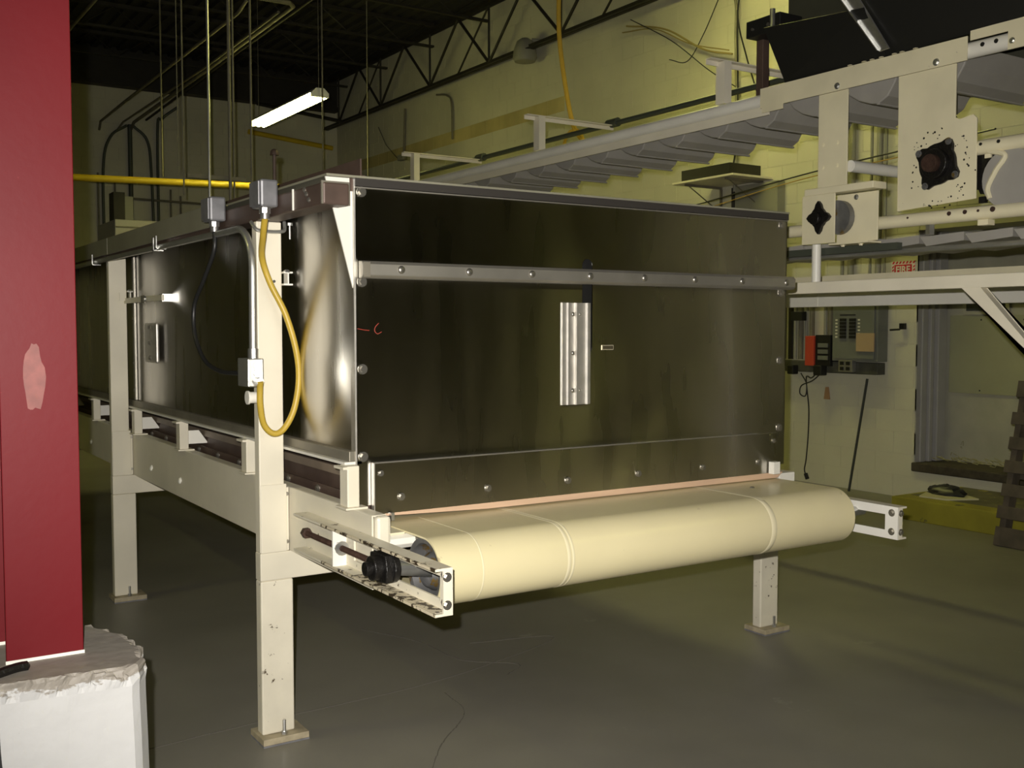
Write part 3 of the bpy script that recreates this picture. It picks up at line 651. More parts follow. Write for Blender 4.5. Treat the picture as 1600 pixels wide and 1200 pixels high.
# long cover plates on the upper rail
p = box(XC - .008, XC - .002, 2.90, 4.145, 2.742, 2.848).ob('cover_plate', BUFF, oc)
box(XC - .010, XC - .006, 3.98, 4.13, 2.715, 2.745).ob('plate_tab', BUFF, p)
for y in (3.62, 3.055): bolt((XC - .008, y, 2.765), (-1, 0, 0), .011, 'plate_bolt', p, m=ZINC)
for k in range(7): B().dome((XC - .006, 3.15 + k*.06 + random.uniform(0,.04), 2.85), (0, 0, 1), .014, .006, 6).ob('paint_flake', BUFF, p)
box(XC - .008, XC - .002, Y0c, 2.885, 2.825, 2.868).ob('cover_plate', BUFF, oc)
p = box(XC - .009, XC - .003, Y0c, 2.705, 2.745, 2.825).ob('cover_plate', BUFF, oc); bolt((XC - .009, 2.685, 2.78), (-1, 0, 0), .009, 'plate_bolt', p, m=ZINC)
B().cyl((XC + .034, Y0c, 2.790), (XC + .034, 2.56, 2.790), .034, 16).ob('rail_tube', BUFF, oc)
for y in (2.83, 2.765): B().cyl((XC - .002, y, 2.797), (XC + .01, y, 2.797), .010, 12).ob('tube_hole', BLKP, oc)
# hanging plates
v1 = box(XC + .001, XC + .009, 3.56, 3.745, 2.255, 2.742).ob('hanger_plate', BUFF, oc, bevel=.002)
for y in (3.715, 3.625):
    for z in (2.485, 2.37): bolt((XC + .001, y, z), (-1, 0, 0), .008, 'plate_bolt', v1, m=BUFF, h=.004)
pts = [(3.263, 2.742), (2.957, 2.742), (2.957, 2.500), (2.935, 2.490), (2.868, 2.500), (2.850, 2.482), (2.846, 2.125), (3.258, 2.105)]
v2 = B().prism(pts, 'x', XC + .000, XC + .009).ob('bearing_plate', BUFF, oc, bevel=.002)
def flange_bearing(x, y, z, s, parent, label):
    b = B(); P = []
    for k in range(32):
        a = 2*PI*k/32; rr = s * (.78 + .26 * max(0, math.cos(4*(a - .55)))**1.0) ; P.append((y + rr*math.cos(a), z + rr*math.sin(a)))
    b.prism(P, 'x', x - .016, x)
    b.cyl((x - .045, y, z), (x - .014, y, z), s*.55, 20, None)
    o = b.ob('flange_bearing', BLACK, parent, bevel=.003, label=label)
    B().cyl((x - .075, y, z), (x - .045, y, z), s*.33, 16).ob('shaft_end', RUST, o)
    for k in range(4):
        a = .55 + k*PI/2; bolt((x - .016, y + s*.92*math.cos(a), z + s*.92*math.sin(a)), (-1, 0, 0), .011, 'bearing_bolt', o, m=DRUM)
    return o
flange_bearing(XC, 3.036, 2.300, .122, v2, 'greasy black four-bolt bearing')
b = B()
for k in range(60):   # grease spatter
    a = random.uniform(0, 2*PI); rr = random.uniform(.12, .185) * (1.15 if math.sin(a) < 0 else .9); s_ = random.uniform(.002, .006)
    b.dome((XC - .0002, 3.036 + rr*math.cos(a), 2.30 + rr*math.sin(a)), (-1, 0, 0), s_, .0015, 6)
b.ob('grease_spatter', BLACK, v2, kind='stuff')
# take-up housing box
hb = box(XC - .078, XC - .070, 3.565, 3.775, 1.975, 2.222).ob('housing_plate', BUFF, oc, bevel=.002)
box(XC - .02, XC - .012, 3.352, 3.60, 1.975, 2.215).ob('housing_plate', BUFF, oc, bevel=.002)
box(XC - .080, XC + .02, 3.335, 3.76, 2.222, 2.256).ob('housing_cap', BUFF, oc, bevel=.003)
box(XC - .078, XC + .02, 3.36, 3.60, 1.963, 1.972).ob('housing_floor', BUFF, oc)
for y in (3.55, 3.44): bolt((XC - .03, y, 1.963), (0, 0, -1), .009, 'housing_bolt', oc, m=BUFF)
bolt((XC - .02, 3.48, 2.195), (-1, 0, 0), .009, 'housing_bolt', oc, m=ZINC)
B().cyl((XC - .066, 3.565, 2.10), (XC - .03, 3.565, 2.10), .085, 24).ob('idler_wheel', DRUM, oc)
b = B().prism([(3.655 + .075*math.cos(a)*c1, 2.105 + .085*math.sin(a)*c1) for a, c1 in [(2*PI*k/24, (1.0 if k % 6 in (0,) else .82 if k % 6 in (1,5) else .62)) for k in range(24)]], 'x', XC - .10, XC - .079)
b.cyl((XC - .125, 3.66, 2.10), (XC - .10, 3.66, 2.10), .032, 14); b.ob('flange_bearing', BLACK, hb, bevel=.003)
# lower rail and its fittings
B().cyl((XC + .035, Y0c, 2.062), (XC + .035, 4.6, 2.062), .032, 16).ob('lower_rail', BUFF, oc)
for y, r_ in ((2.98, .010), (2.90, .010), (2.835, .006), (2.765, .012), (3.2, .005)): B().cyl((XC + .001, y, 2.070), (XC + .006, y, 2.070), r_, 12).ob('tube_hole', RUST, oc)
B().cyl((XC + .035, 3.10, 2.03), (XC + .035, 3.10, 1.985), .022, 6).ob('rail_boss', ZINC, oc)
box(XC + .01, XC + .06, 2.79, 2.84, 2.005, 2.03).ob('rail_boss', BUFF, oc)
B().cyl((XC + .036, Y0c, 2.352), (XC + .036, 2.86, 2.352), .034, 16).ob('mid_rail', BUFF, oc)
for y, r_ in ((2.83, .007), (2.745, .008)): B().cyl((XC + .001, y, 2.362), (XC + .008, y, 2.362), r_, 12).ob('tube_hole', BLKP, oc)
box(XC + .02, XC + .05, 2.79, 2.82, 2.30, 2.318).ob('rail_boss', BUFF, oc)
B().cyl((XC + .02, 3.555, 2.36), (XC + .9, 3.555, 2.36), .030, 14).ob('cross_tube', WHITE, oc)
# cross shaft, sprocket and chain near the right edge
B().cyl((XC + .02, 2.70, 2.20), (XC + .9, 2.70, 2.20), .13, 28).ob('tail_pulley', GREYB, oc)
P = [Vector((XC + .05, 2.83 - .05*math.sin(t*PI), 2.16 + .0*t)) for t in (0, .5, 1)]
ch = B()
for k in range(22):
    t = k/21; p0 = Vector((XC + .03, 2.835, 2.12)) * (1-t) + Vector((XC + .03, 2.10, 2.33)) * t
    ch.box(p0.x, p0.x + .02, p0.y - .016, p0.y + .016, p0.z - .014, p0.z + .014)
ch.ob('drive_chain', BLACK, oc, kind='stuff')
sp = B(); P = []
for k in range(48):
    a = 2*PI*k/48; rr = .105 if k % 4 in (0, 1) else .088; P.append((2.83 + rr*math.cos(a), 2.25 + rr*math.sin(a)))
sp.prism(P, 'x', XC + .030, XC + .042); sp.ob('sprocket', BLACK, oc)
B().tube(crom([(XC + .02, 2.80, 2.33), (XC + .015, 2.72, 2.30), (XC + .015, 2.76, 2.24), (XC + .02, 2.80, 2.17), (XC + .02, 2.79, 2.12)], 6), .012, 8).ob('grease_line', BUFF, oc)
# buckets
YB = 3.835 - .372 * 2
bprof = [(.215, 2.83), (.195, 2.772), (.16, 2.728), (.10, 2.690), (.03, 2.664), (-.02, 2.656), (-.075, 2.685), (-.115, 2.745), (-.15, 2.83)]
def bucket(y):
    b = B(); n = len(bprof); t = .006
    xa, xb = 4.385, 5.0
    b.prism([(y + p[0], p[1]) for p in bprof], 'x', xa, xb)
    b.box(xa + .002, xb + .02, y - .026, y - .004, 2.652, 2.664)
    return b
bk0 = None
for k in range(30):
    y = YB + .372 * k
    if y > 13: break
    if bk0 is None:
        bk0 = bucket(y).ob('bucket', GREYB, oc, bevel=.012)
    else:
        c = bk0.copy(); COL.objects.link(c); c.parent = oc; c.location = (0, y - YB, 0)
# return run of buckets seen below
rb = B()
for k in range(14):
    y = 1.3 + k*.24; rb.prism([(y, 1.955), (y + .20, 1.94), (y + .235, 1.985), (y, 1.995)], 'x', 4.42, 4.98)
rb.ob('return_buckets', GREYB, oc, kind='stuff')
B().cyl((4.42, Y0c, 1.925), (4.42, 4.6, 1.925), .014, 8).ob('return_rail', CONDUIT, oc)
B().box(4.36, 4.40, 3.3, 4.6, 1.93, 1.965).ob('return_rail', DKPIPE, oc)
box(5.02, 5.06, Y0c, 4.6, 1.80, 1.86).ob('return_rail', BUFF, oc)
# stub posts and cross arms carrying the dark pipe
for y in (4.463, 6.325, 8.248, 10.1, 12.0):
    q = B().box(XC, XC + .012, y - .035, y + .035, 2.825, 3.062).box(XC + .012, XC + .055, y - .035, y - .027, 2.825, 3.062).box(XC + .012, XC + .055, y + .027, y + .035, 2.825, 3.062)
    q = q.ob('stub_post', CREAM, oc)
    B().box(XC - .09, 5.02, y + .02, y + .026, 3.04, 3.072).box(XC - .09, 5.02, y - .02, y + .02, 3.066, 3.072).ob('cross_arm', CREAM, q)
    B().cyl((5.0, y - .06, 3.09), (5.0, y + .06, 3.09), .034, 10).ob('pipe_clamp', DKPIPE, q)
B().cyl((5.0, 4.2, 3.085), (5.0, 13.5, 3.085), .020, 10).ob('control_pipe', DKPIPE, oc)
# hopper of black skirt boards
hp = B(); 
def slab(P, d):   # planar quad thickened by vector d
    P = [Vector(p) for p in P]; d = Vector(d); n = len(P)
    return B().add([*P, *[p + d for p in P]], [tuple(range(n)), tuple(range(2*n-1, n-1, -1))] + [(i, (i+1) % n, n + (i+1) % n, n + i) for i in range(n)])
def onx(px, py, X):
    # point on plane x = X for measured direction (used once to derive the skirt outline)
    return None
slab([(4.30, 3.975, 2.850), (4.12, 3.96, 3.105), (4.12, 3.33, 3.050), (4.30, 3.33, 2.850)], (.006, 0, .004)).ob('skirt_board', BLKP, oc)
slab([(4.30, 3.34, 2.850), (4.10, 3.34, 3.10), (3.98, 3.34, 3.60), (3.98, 1.3, 3.60), (4.10, 1.3, 3.1), (4.30, 1.3, 2.852)], (.006, 0, .004)) if False else None
slab([(4.30, 3.33, 2.852), (4.05, 3.36, 3.20), (4.05, 1.3, 3.20), (4.30, 1.3, 2.872)], (.006, 0, .004)).ob('skirt_board', BLKP, oc)
slab([(4.05, 3.36, 3.20), (4.05, 3.36, 3.70), (4.05, 1.3, 3.70), (4.05, 1.3, 3.20)], (.006, 0, 0)).ob('skirt_board', BLKP, oc)
box(5.02, 5.03, 1.3, 4.62, 2.86, 3.9).ob('hopper_wall', mat('dull_olive_sheet', (0.085, 0.085, 0.060), .5, .3, n_scale=4, n_amt=.15), oc)
# slanting channel between the boards
st = slab([(4.255, 3.335, 2.868), (4.255, 3.28, 2.872), (3.98, 3.40, 3.30), (3.98, 3.51, 3.30)], (-.01, 0, .0)).ob('hopper_strut', ZINC, oc)
slab([(4.246, 3.335, 2.870), (4.246, 3.328, 2.868), (3.97, 3.500, 3.30), (3.97, 3.51, 3.30)], (-.02, 0, 0)).ob('strut_lip', ZINC, st)
# black upright and its motor block at the hopper's end
hg = box(4.33, 4.38, 4.165, 4.215, 2.80, 3.235).ob('end_upright', DKSTEEL, oc, bevel=.003)
box(4.25, 4.42, 3.97, 4.215, 3.125, 3.215).ob('end_bracket', BLKP, hg, bevel=.004)
B().cyl((4.25, 4.05, 3.165), (4.243, 4.05, 3.165), .010, 10).ob('bracket_bolt', BOLT, hg); B().cyl((4.25, 4.165, 3.165), (4.243, 4.165, 3.165), .008, 10).ob('bracket_bolt', BOLT, hg)
B().cyl((4.20, 3.975, 3.10), (4.20, 3.975, 3.22), .014, 8).ob('adjust_screw', ZINC, hg)
# support beams of the conveyor frame
box(XC - .002, XC + .055, Y0c, 12.96, 1.728, 1.788).ob('support_beam', CREAM, oc, bevel=.004)
box(5.59, 5.65, 1.2, 12.96, 1.690, 1.785).ob('support_beam', WHITE, oc, bevel=.004)
box(5.585, 5.59, 4.85, 5.13, 1.692, 1.783).ob('splice_plate', WHITE, oc)
B().cyl((4.33, 3.77, 1.788), (4.33, 3.77, 2.035), .024, 14).ob('riser_tube', WHITE, oc)
B().prism([(2.90, 1.728), (2.815, 1.728), (2.035, .880), (2.035, .970)], 'x', XC + .0, XC + .05).ob('diagonal_brace', CREAM, oc, bevel=.003)
for (x, y) in ((XC, 1.98), (5.59, 1.98), (XC, 12.9), (5.59, 12.9)):
    lg = box(x, x + .06, y, y + .06, 0.012, 1.728 if x < 5 else 1.69).ob('leg', CREAM, oc, bevel=.004); box(x - .03, x + .09, y - .03, y + .09, 0, .012).ob('foot_plate', CREAM, lg)
for y in (1.5, 12.9):
    box(XC + .012, XC + .05, y, y + .05, 1.79, 2.76).ob('riser_post', CREAM, oc); box(5.03, 5.08, y, y + .05, 1.786, 2.76).ob('riser_post', CREAM, oc)
    box(XC + .05, 5.59, y, y + .05, 1.70, 1.786).ob('cross_beam', CREAM, oc)

# ---------------------------------------------------------------- lamps
def lamp(x, y0, ln, z, label, rods=True):
    t = thing('fluorescent_light', label, 'light fixture', (x, y0 + ln/2, z), 'fluorescent strip lights')
    B().prism([(x - .05, z + .085), (x - .105, z + .032), (x + .105, z + .032), (x + .05, z + .085)], 'y', y0, y0 + ln).ob('housing', LAMPW, t)
    for dx in (-.075, 0, .075): B().cyl((x + dx, y0 + .03, z), (x + dx, y0 + ln - .03, z), .030, 10).ob('tube', TUBEM, t)
    for yy in (y0, y0 + ln - .03): box(x - .108, x + .108, yy, yy + .03, z - .02, z + .032).ob('end_cap', LAMPW, t)
    if rods:
        for yy in (y0 + .05, y0 + ln - .05): B().cyl((x, yy, z + .07), (x, yy, ZC - .01), .004, 6).ob('hanger_rod', OLDPIPE, t)
    return t
lamp(4.94, 11.80, 2.18, 4.29, 'glowing fluorescent strip light hanging near the far yellow wall')
lamp(6.5, 6.0, 2.4, 5.35, 'fluorescent strip light above the bucket conveyor, out of frame')
lamp(7.0, -1.9, 1.2, 5.30, 'fluorescent strip light behind the camera on the right, out of frame')

lamp(-3.4, 4.5, 1.2, 5.2, 'fluorescent strip light to the left of the red column, out of frame')

# ---------------------------------------------------------------- roof truss along the right wall
def truss(x, y0, y1, zb, zt, n, label):
    YM = 18.78
    t = thing('roof_truss', label, 'roof truss', (x, (y0 + y1)/2, zb))
    for z in (zb, zt):
        s_ = 1 if z == zb else -1
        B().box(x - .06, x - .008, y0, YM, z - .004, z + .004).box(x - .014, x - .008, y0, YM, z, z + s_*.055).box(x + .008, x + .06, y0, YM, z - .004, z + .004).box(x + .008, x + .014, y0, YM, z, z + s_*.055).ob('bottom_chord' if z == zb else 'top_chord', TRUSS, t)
    st = (y1 - y0) / n
    for k in range(n):
        a = y0 + k*st
        for (ya, yb_) in ((a, a + st/2), (a + st, a + st/2)):
          if max(ya, yb_) < YM: B().tube([(x, ya, zt - .03), (x, yb_, zb + .03)], .022, 6).ob('web_member', TRUSS, t)
        B().tube([(x, a + st/2, zt - .03), (x, a + st/2, zb + .03)], .016, 6).ob('web_member', TRUSS, t)
        if k % 2: B().tube([(x, a + st/2, zt - .05), (x - .0, a + st*1.0, zb + .05)], .016, 6).ob('web_member', TRUSS, t)
        B().prism([(a + st/2 - .09, zb + .01), (a + st/2 + .09, zb + .01), (a + st/2 + .04, zb + .10), (a + st/2 - .04, zb + .10)], 'x', x - .006, x + .006).ob('gusset_plate', TRUSS, t)
    return t
truss(7.95, 6.765, 19.015, 5.27, 6.15, 7, 'dark open-web steel truss running along the yellow right wall')
# joists across the roof, each two chords and a zigzag
for k, y in enumerate((17.6, 16.0, 14.4, 12.8, 11.2, 9.6, 8.0, 6.4)):
    t = thing('roof_joist', ['dark roof joist nearest the far wall', 'second dark roof joist from the far wall', 'third dark roof joist from the far wall', 'fourth dark roof joist from the far wall', 'fifth dark roof joist from the far wall', 'sixth dark roof joist from the far wall', 'seventh dark roof joist from the far wall', 'dark roof joist nearest the camera'][k], 'roof joist', (0, y, 5.8), 'roof joists')
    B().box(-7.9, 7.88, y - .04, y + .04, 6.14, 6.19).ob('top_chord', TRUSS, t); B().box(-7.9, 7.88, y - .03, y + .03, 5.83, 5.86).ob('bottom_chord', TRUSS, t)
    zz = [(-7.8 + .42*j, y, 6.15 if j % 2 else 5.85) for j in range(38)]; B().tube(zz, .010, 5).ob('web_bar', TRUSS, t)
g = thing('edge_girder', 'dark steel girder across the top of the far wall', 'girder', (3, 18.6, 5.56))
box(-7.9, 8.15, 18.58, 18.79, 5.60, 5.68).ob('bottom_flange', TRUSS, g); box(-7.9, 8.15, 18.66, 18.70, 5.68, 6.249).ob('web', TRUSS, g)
tag(B().tube([(6.6, 18.7, 5.6), (7.95, 17.9, 5.28)], .035, 6).ob('knee_brace', TRUSS), 'dark knee brace where the truss meets the far wall', 'brace')

# ---------------------------------------------------------------- pipes and conduits
def pipe(name, pts, r, m, label, cat='pipe', n=10, sm=None, group=None):
    b = B().tube(crom(pts, sm) if sm else pts, r, n); return tag(b.ob(name, m), label, cat, group)
pipe('gas_pipe', [(-1.0, 14.3, 3.42), (2.62, 14.3, 3.45), (5.9, 14.3, 3.535)], .045, YPIPE, 'long yellow gas pipe crossing behind the tunnel')
pipe('gas_pipe', [(6.45, 18.745, 5.09), (8.08, 18.745, 4.94)], .045, YPIPE, 'short yellow pipe on the far wall under the glowing light')
pipe('overhead_conduit', [(3.88, 18.72, 4.86), (3.88, 18.60, 4.98), (3.88, 17.0, 5.0), (3.86, 11.5, 5.0), (3.85, 11.2, 5.05), (3.85, 11.15, 5.9)], .020, OLDPIPE, 'upper dusty conduit slanting up across the dark roof', 'conduit')
pipe('overhead_conduit', [(4.40, 18.72, 4.93), (4.39, 18.5, 5.0), (4.34, 14.0, 5.0), (4.28, 10.95, 5.0), (4.20, 10.85, 5.0), (2.9, 10.85, 5.0)], .026, OLDPIPE, 'lower dusty conduit with a bend, ending above the bowed wall conduits', 'conduit')
pipe('overhead_conduit', [(4.18, 18.72, 4.90), (4.22, 18.5, 4.99), (4.27, 14.0, 4.99), (4.21, 11.2, 4.99)], .016, OLDPIPE, 'thin dusty conduit just left of the lower bent one', 'conduit')
pipe('overhead_conduit', [(4.62, 18.6, 5.08), (4.50, 14.0, 5.08), (4.44, 10.0, 5.08)], .020, TRUSS, 'dark conduit just right of the lower bent one', 'conduit')
pipe('overhead_conduit', [(2.78, 18.72, 5.5), (2.78, 14.9, 5.5), (2.81, 13.0, 5.5)], .022, OLDPIPE, 'conduit in the top left roof corner next to the red column', 'conduit')
zt = 5.0
labs = ['dark conduit bowed outwards at left on the far wall', 'thick dark conduit straight down the far wall', 'dark conduit bowed outwards at right of the thick one', 'dark conduit with the top bend on the far wall']
for i, P in enumerate([[(4.33, 18.72, 4.98), (4.05, 18.72, 4.75), (3.93, 18.72, 4.2), (3.93, 18.72, 2.6)], [(4.38, 18.74, 5.0), (4.38, 18.74, 4.0), (4.38, 18.74, 2.6)], [(4.43, 18.72, 4.98), (4.66, 18.72, 4.75), (4.72, 18.72, 4.2), (4.76, 18.72, 2.6)], [(5.15, 18.6, 5.35), (4.92, 18.72, 5.15), (4.84, 18.74, 4.9), (4.84, 18.74, 2.6)]]):
    pipe('wall_conduit', P, .024 if i != 1 else .038, DKPIPE, labs[i], 'conduit', sm=6)
for i, x in enumerate((3.85, 4.12, 5.05, 5.22)):
    pipe('wall_conduit', [(x, 18.75, 4.15 - .1*i), (x, 18.75, 2.5)], .016, OLDPIPE, ['faint thin conduit at far left of the far wall', 'faint thin conduit between the bowed and thick ones', 'faint thin conduit right of the conduit bundle', 'faint thin conduit furthest right of the bundle'][i], 'conduit')
pipe('wall_pipe', [(4.4, 18.73, 3.75), (7.0, 18.73, 3.72)], .02, OLDPIPE, 'thin level pipe low on the far wall', 'pipe')
# hanging rods with their cross bar
hs = thing('hanging_bar', 'grey strut bar hung on two long rods above the tunnel', 'hanger', (2.87, 9.14, 2.83))
box(2.60, 3.11, 9.12, 9.16, 2.833, 2.868).ob('strut_bar', OLDPIPE, hs)
for x, z0, rr in ((2.787, 2.60, .012), (2.97, 2.62, .016)): B().cyl((x, 9.14 - .03, z0), (x, 9.14 - .03, ZC - .06), rr, 8).ob('rod', CONDUIT if x < 2.9 else OLDPIPE, hs)
for i, (x, y, z0, rr) in enumerate(((2.62, 9.3, 2.70, .007), (3.05, 9.25, 2.62, .009), (3.21, 9.25, 2.60, .010), (6.25, 13.3, 2.9, .008), (2.49, 9.0, 2.9, .004), (3.75, 14.3, 3.55, .012), (4.94, 11.74, 3.12, .010))):
    pipe('hanger_rod', [(x, y, z0), (x, y, ZC - .05)], rr, OLDPIPE, ['thin hanging rod at the left end of the strut bar', 'thin hanging rod at the right end of the strut bar', 'long hanging rod passing the left end of the lit lamp', 'thin hanging rod before the truss corner', 'faint thin wire left of the strut bar', 'thin rod holding the yellow pipe', 'long hanging rod passing the right end of the lit lamp'][i], 'rod', 6, group='thin hanging rods')
for i, (x, y) in enumerate(((2.35, 6.35), (3.2, 9.7))):
    q = thing('tie_eye', ['small eye bolt standing behind the first junction box', 'small forked hook under the strut bar'][i], 'hook', (x, y, 2.1))
    B().cyl((x, y, 2.05), (x, y, 2.62), .012, 6).ob('stem', DKSTEEL, q); B().dome((x, y, 2.62), (0, 0, 1), .03, .04, 8).ob('eye', DKSTEEL, q)
# wall mounted things under the truss
pipe('wall_conduit', [(8.16, 15.9, 5.2), (8.16, 15.95, 4.45)], .018, OLDPIPE, 'short conduit dropping from the truss to a small socket, left of the lone stub', 'conduit')
tag(box(8.11, 8.195, 15.9, 16.1, 4.36, 4.45).ob('wall_socket', GREYD, bevel=.005), 'small grey socket box below the truss', 'socket')
pipe('thin_wire', [(8.15, 16.9, 5.05), (8.15, 16.6, 4.7), (8.15, 16.15, 4.40)], .006, BCABLE, 'thin wire slanting down to the small grey socket', 'wire', 5)
pipe('wall_conduit', [(8.1, 14.7, 5.2), (8.15, 14.45, 5.15), (8.16, 14.33, 5.0), (8.16, 14.31, 4.46)], .016, OLDPIPE, 'hooked conduit stub hanging below the middle of the truss', 'conduit', sm=6)
rl = thing('round_lamp', 'round grey bell-shaped lamp under the truss', 'lamp', (8.0, 12.0, 5.18))
b = B()
for (z, r_) in ((5.50, .05), (5.46, .11), (5.36, .15), (5.24, .165), (5.19, .14), (5.175, .01)):
    for k in range(20): a = 2*PI*k/20; b.v.append(Vector((7.97 + r_*math.cos(a), 12.0 + r_*math.sin(a), z - .06)))
for i in range(5):
    for k in range(20): b.f.append((i*20 + k, i*20 + (k+1) % 20, (i+1)*20 + (k+1) % 20, (i+1)*20 + k))
b.smooth = True; b.ob('shade', GREYD, rl); B().cyl((8.05, 11.95, 5.42), (8.19, 11.85, 5.40), .025, 8).ob('arm', GREYD, rl)
rp = crom([(7.6, 10.6, 6.2), (7.55, 10.62, 5.6), (7.55, 10.60, 5.0), (7.6, 10.50, 4.3), (7.65, 10.42, 3.95), (7.65, 10.2, 3.75)], 8)
tag(B().tube(rp, .028, 8).ob('hanging_rope', YROPE), 'orange-yellow rope hanging in front of the yellow wall', 'rope')
lp = [(7.65, 10.45 + .20*math.cos(a), 3.75 + .20*math.sin(a)) for a in [2*PI*k/20 for k in range(21)]]
tag(B().tube(lp, .020, 8).ob('rope_coil', YROPE), 'small coil of yellow rope behind the conveyor rail', 'rope')
# bundle of wires high on the wall at right
wires = [[(8.1, 10.0, 5.15), (8.1, 9.3, 4.95), (8.12, 8.7, 4.6), (8.12, 8.25, 4.45)], [(8.08, 9.9, 5.2), (8.1, 9.2, 4.8), (8.12, 8.6, 4.35), (8.12, 8.2, 4.1)], [(8.14, 8.6, 5.15), (8.14, 8.25, 5.05), (8.14, 8.22, 4.6), (8.14, 8.2, 4.1)], [(8.12, 9.25, 4.6), (8.12, 8.95, 4.52), (8.12, 8.7, 4.75), (8.12, 8.45, 5.1)], [(8.1, 8.1, 5.2), (8.1, 8.15, 4.8), (8.12, 8.05, 4.4), (8.12, 7.85, 3.9), (8.12, 7.7, 3.6)], [(8.12, 10.1, 5.1), (8.12, 9.5, 5.0), (8.12, 8.9, 4.7), (8.12, 8.3, 4.5)]]
wl = ['yellowish wire bundle sagging to the wall clamp', 'thin wire drooping lowest beside the clamp', 'dark cable dropping straight down through the clamp', 'curly loose wire left of the clamp', 'dark cable curving away right of the clamp', 'yellow wire running above the bundle']
for i, P in enumerate(wires): pipe('loose_wire', P, [.012, .006, .016, .006, .009, .008][i], [TANW, BCABLE, OLDPIPE, BCABLE, BCABLE, TANW][i], wl[i], 'wire', 6, sm=8)
pipe('wall_conduit', [(8.15, 8.2, 4.15), (8.15, 8.22, 3.0)], .022, GREYD, 'pale conduit running down from the wire clamp', 'conduit')
# shelf with black box
sh = thing('wall_shelf', 'small cream wall shelf on wire brackets', 'shelf', (7.9, 8.1, 3.06))
box(7.62, 8.2, 7.72, 8.62, 3.075, 3.098).ob('board', CREAM, sh, bevel=.003)
for y in (7.85, 8.45):
    br = B().box(7.66, 8.19, y, y + .02, 3.05, 3.074).box(8.17, 8.195, y, y + .02, 2.78, 3.05); br.ob('bracket', OLDPIPE, sh); B().cyl((7.72, y + .01, 3.05), (8.17, y + .01, 2.80), .006, 6).ob('bracket_brace', OLDPIPE, sh)
bx = tag(box(7.66, 8.1, 7.80, 8.52, 3.099, 3.215).ob('recorder_box', BLKP, bevel=.004), 'flat black box lying on the wall shelf', 'box')
pipe('thin_wire', [(7.9, 8.0, 3.215), (7.95, 7.98, 3.5), (7.9, 7.96, 4.8)], .009, BCABLE, 'black wire rising from the black box on the shelf', 'wire', 6)
tag(box(8.08, 8.19, 7.55, 8.15, 2.1, 3.04).ob('shelf_shadow', GREYD, bevel=.005), 'grey box standing in for the shadow under the wall shelf', 'shadow')  # shadow the shelf drops on the wall, put in as a grey box
pipe('wall_conduit', [(8.15, 8.24, 3.04), (8.15, 8.24, 2.1)], .022, TRUSS, 'dark conduit at the left edge of the grey duct', 'conduit')
pipe('thin_wire', [(7.5, 8.2, 2.80), (6.4, 5.6, 2.75), (5.3, 3.4, 2.62)], .006, BCABLE, 'black wire strung from the shelf towards the bucket conveyor', 'wire', 6, sm=6)
pipe('thin_wire', [(7.5, 8.1, 2.74), (6.4, 5.8, 2.70), (5.6, 4.0, 2.62)], .004, YROPE, 'yellowish wire strung just below the black one', 'wire', 6, sm=6)
# conduits behind hanger plates
for i, (y, r_) in enumerate(((6.78, .018), (6.68, .030), (6.46, .014), (6.37, .028), (6.30, .014))):
    pipe('wall_conduit', [(8.15, y, 5.0 if i % 2 else 4.2), (8.15, y, 1.72)], r_, GREYD, ['thin conduit above the breaker panel, first from the left', 'thick conduit above the breaker panel, second from the left', 'thin conduit in the middle above the breaker panel', 'thick conduit above the panel, second from the right', 'thin conduit above the panel nearest the fire sign'][i], 'conduit')
for i, y in enumerate((7.48, 7.40, 7.34, 7.27, 7.20, 7.13, 6.96, 6.90, 6.84)):
    pipe('wall_conduit', [(8.14, y, 1.95), (8.14, y, 1.235)], .018 + .008*(i % 2), (GREYD, OLDPIPE)[i % 2] if i != 1 else TRUSS, 'wall conduit %s of the row rising from the trough' % ['first', 'second', 'third', 'fourth', 'fifth', 'sixth', 'seventh', 'eighth', 'ninth'][i], 'conduit', 8)
tag(box(8.05, 8.12, 7.18, 7.32, 1.62, 1.71).ob('small_black_box', BLKP, bevel=.004), 'small black box on the wall conduits', 'box')
# electrical gear
ep = thing('breaker_panel', 'grey breaker panel with black switches on the right wall', 'electrical panel', (8.12, 6.53, 1.23))
box(8.05, 8.195, 6.28, 6.80, 1.235, 1.78).ob('cabinet', PANELG, ep, bevel=.005); box(8.035, 8.049, 6.31, 6.77, 1.26, 1.76).ob('panel_cover', PANELG, ep, bevel=.003)
for sy in (6.55, 6.66):
    for k in range(6): box(8.022, 8.035, sy - .035, sy + .035, 1.45 + k*.032, 1.477 + k*.032).ob('breaker_switch', BLKP, ep)
for sy in (6.74, 6.48):
    for k in range(6): box(8.032, 8.035, sy - .012, sy + .012, 1.455 + k*.032, 1.470 + k*.032).ob('circuit_label', SIGNW, ep)
box(8.032, 8.035, 6.52, 6.70, 1.665, 1.675).ob('panel_slot', BLKP, ep)
tag(box(8.022, 8.034, 6.30, 6.50, 1.33, 1.50).ob('cardboard_sheet', CARD), 'brown cardboard piece stuck on the grey breaker panel', 'card')
rb_ = thing('control_box', 'red and black control box left of the breaker panel', 'electrical box', (8.1, 6.97, 1.17))
box(8.02, 8.19, 7.0, 7.11, 1.18, 1.47).ob('red_case', REDBOX, rb_, bevel=.005, label='red box half'); box(8.04, 8.19, 6.815, 6.999, 1.18, 1.48).ob('black_case', BLKP, rb_, bevel=.004)
for k in range(3): box(8.03, 8.04, 6.84, 6.96, 1.24 + k*.06, 1.28 + k*.06).ob('control_button', PANELG, rb_)
tag(box(8.08, 8.19, 6.30, 7.5, 1.115, 1.225).ob('wiring_trough', mat('dark_trough', (0.075, 0.075, 0.06), .6, n_scale=9, n_amt=.4), bevel=.005), 'dark metal wiring trough under the wall panels', 'trough')
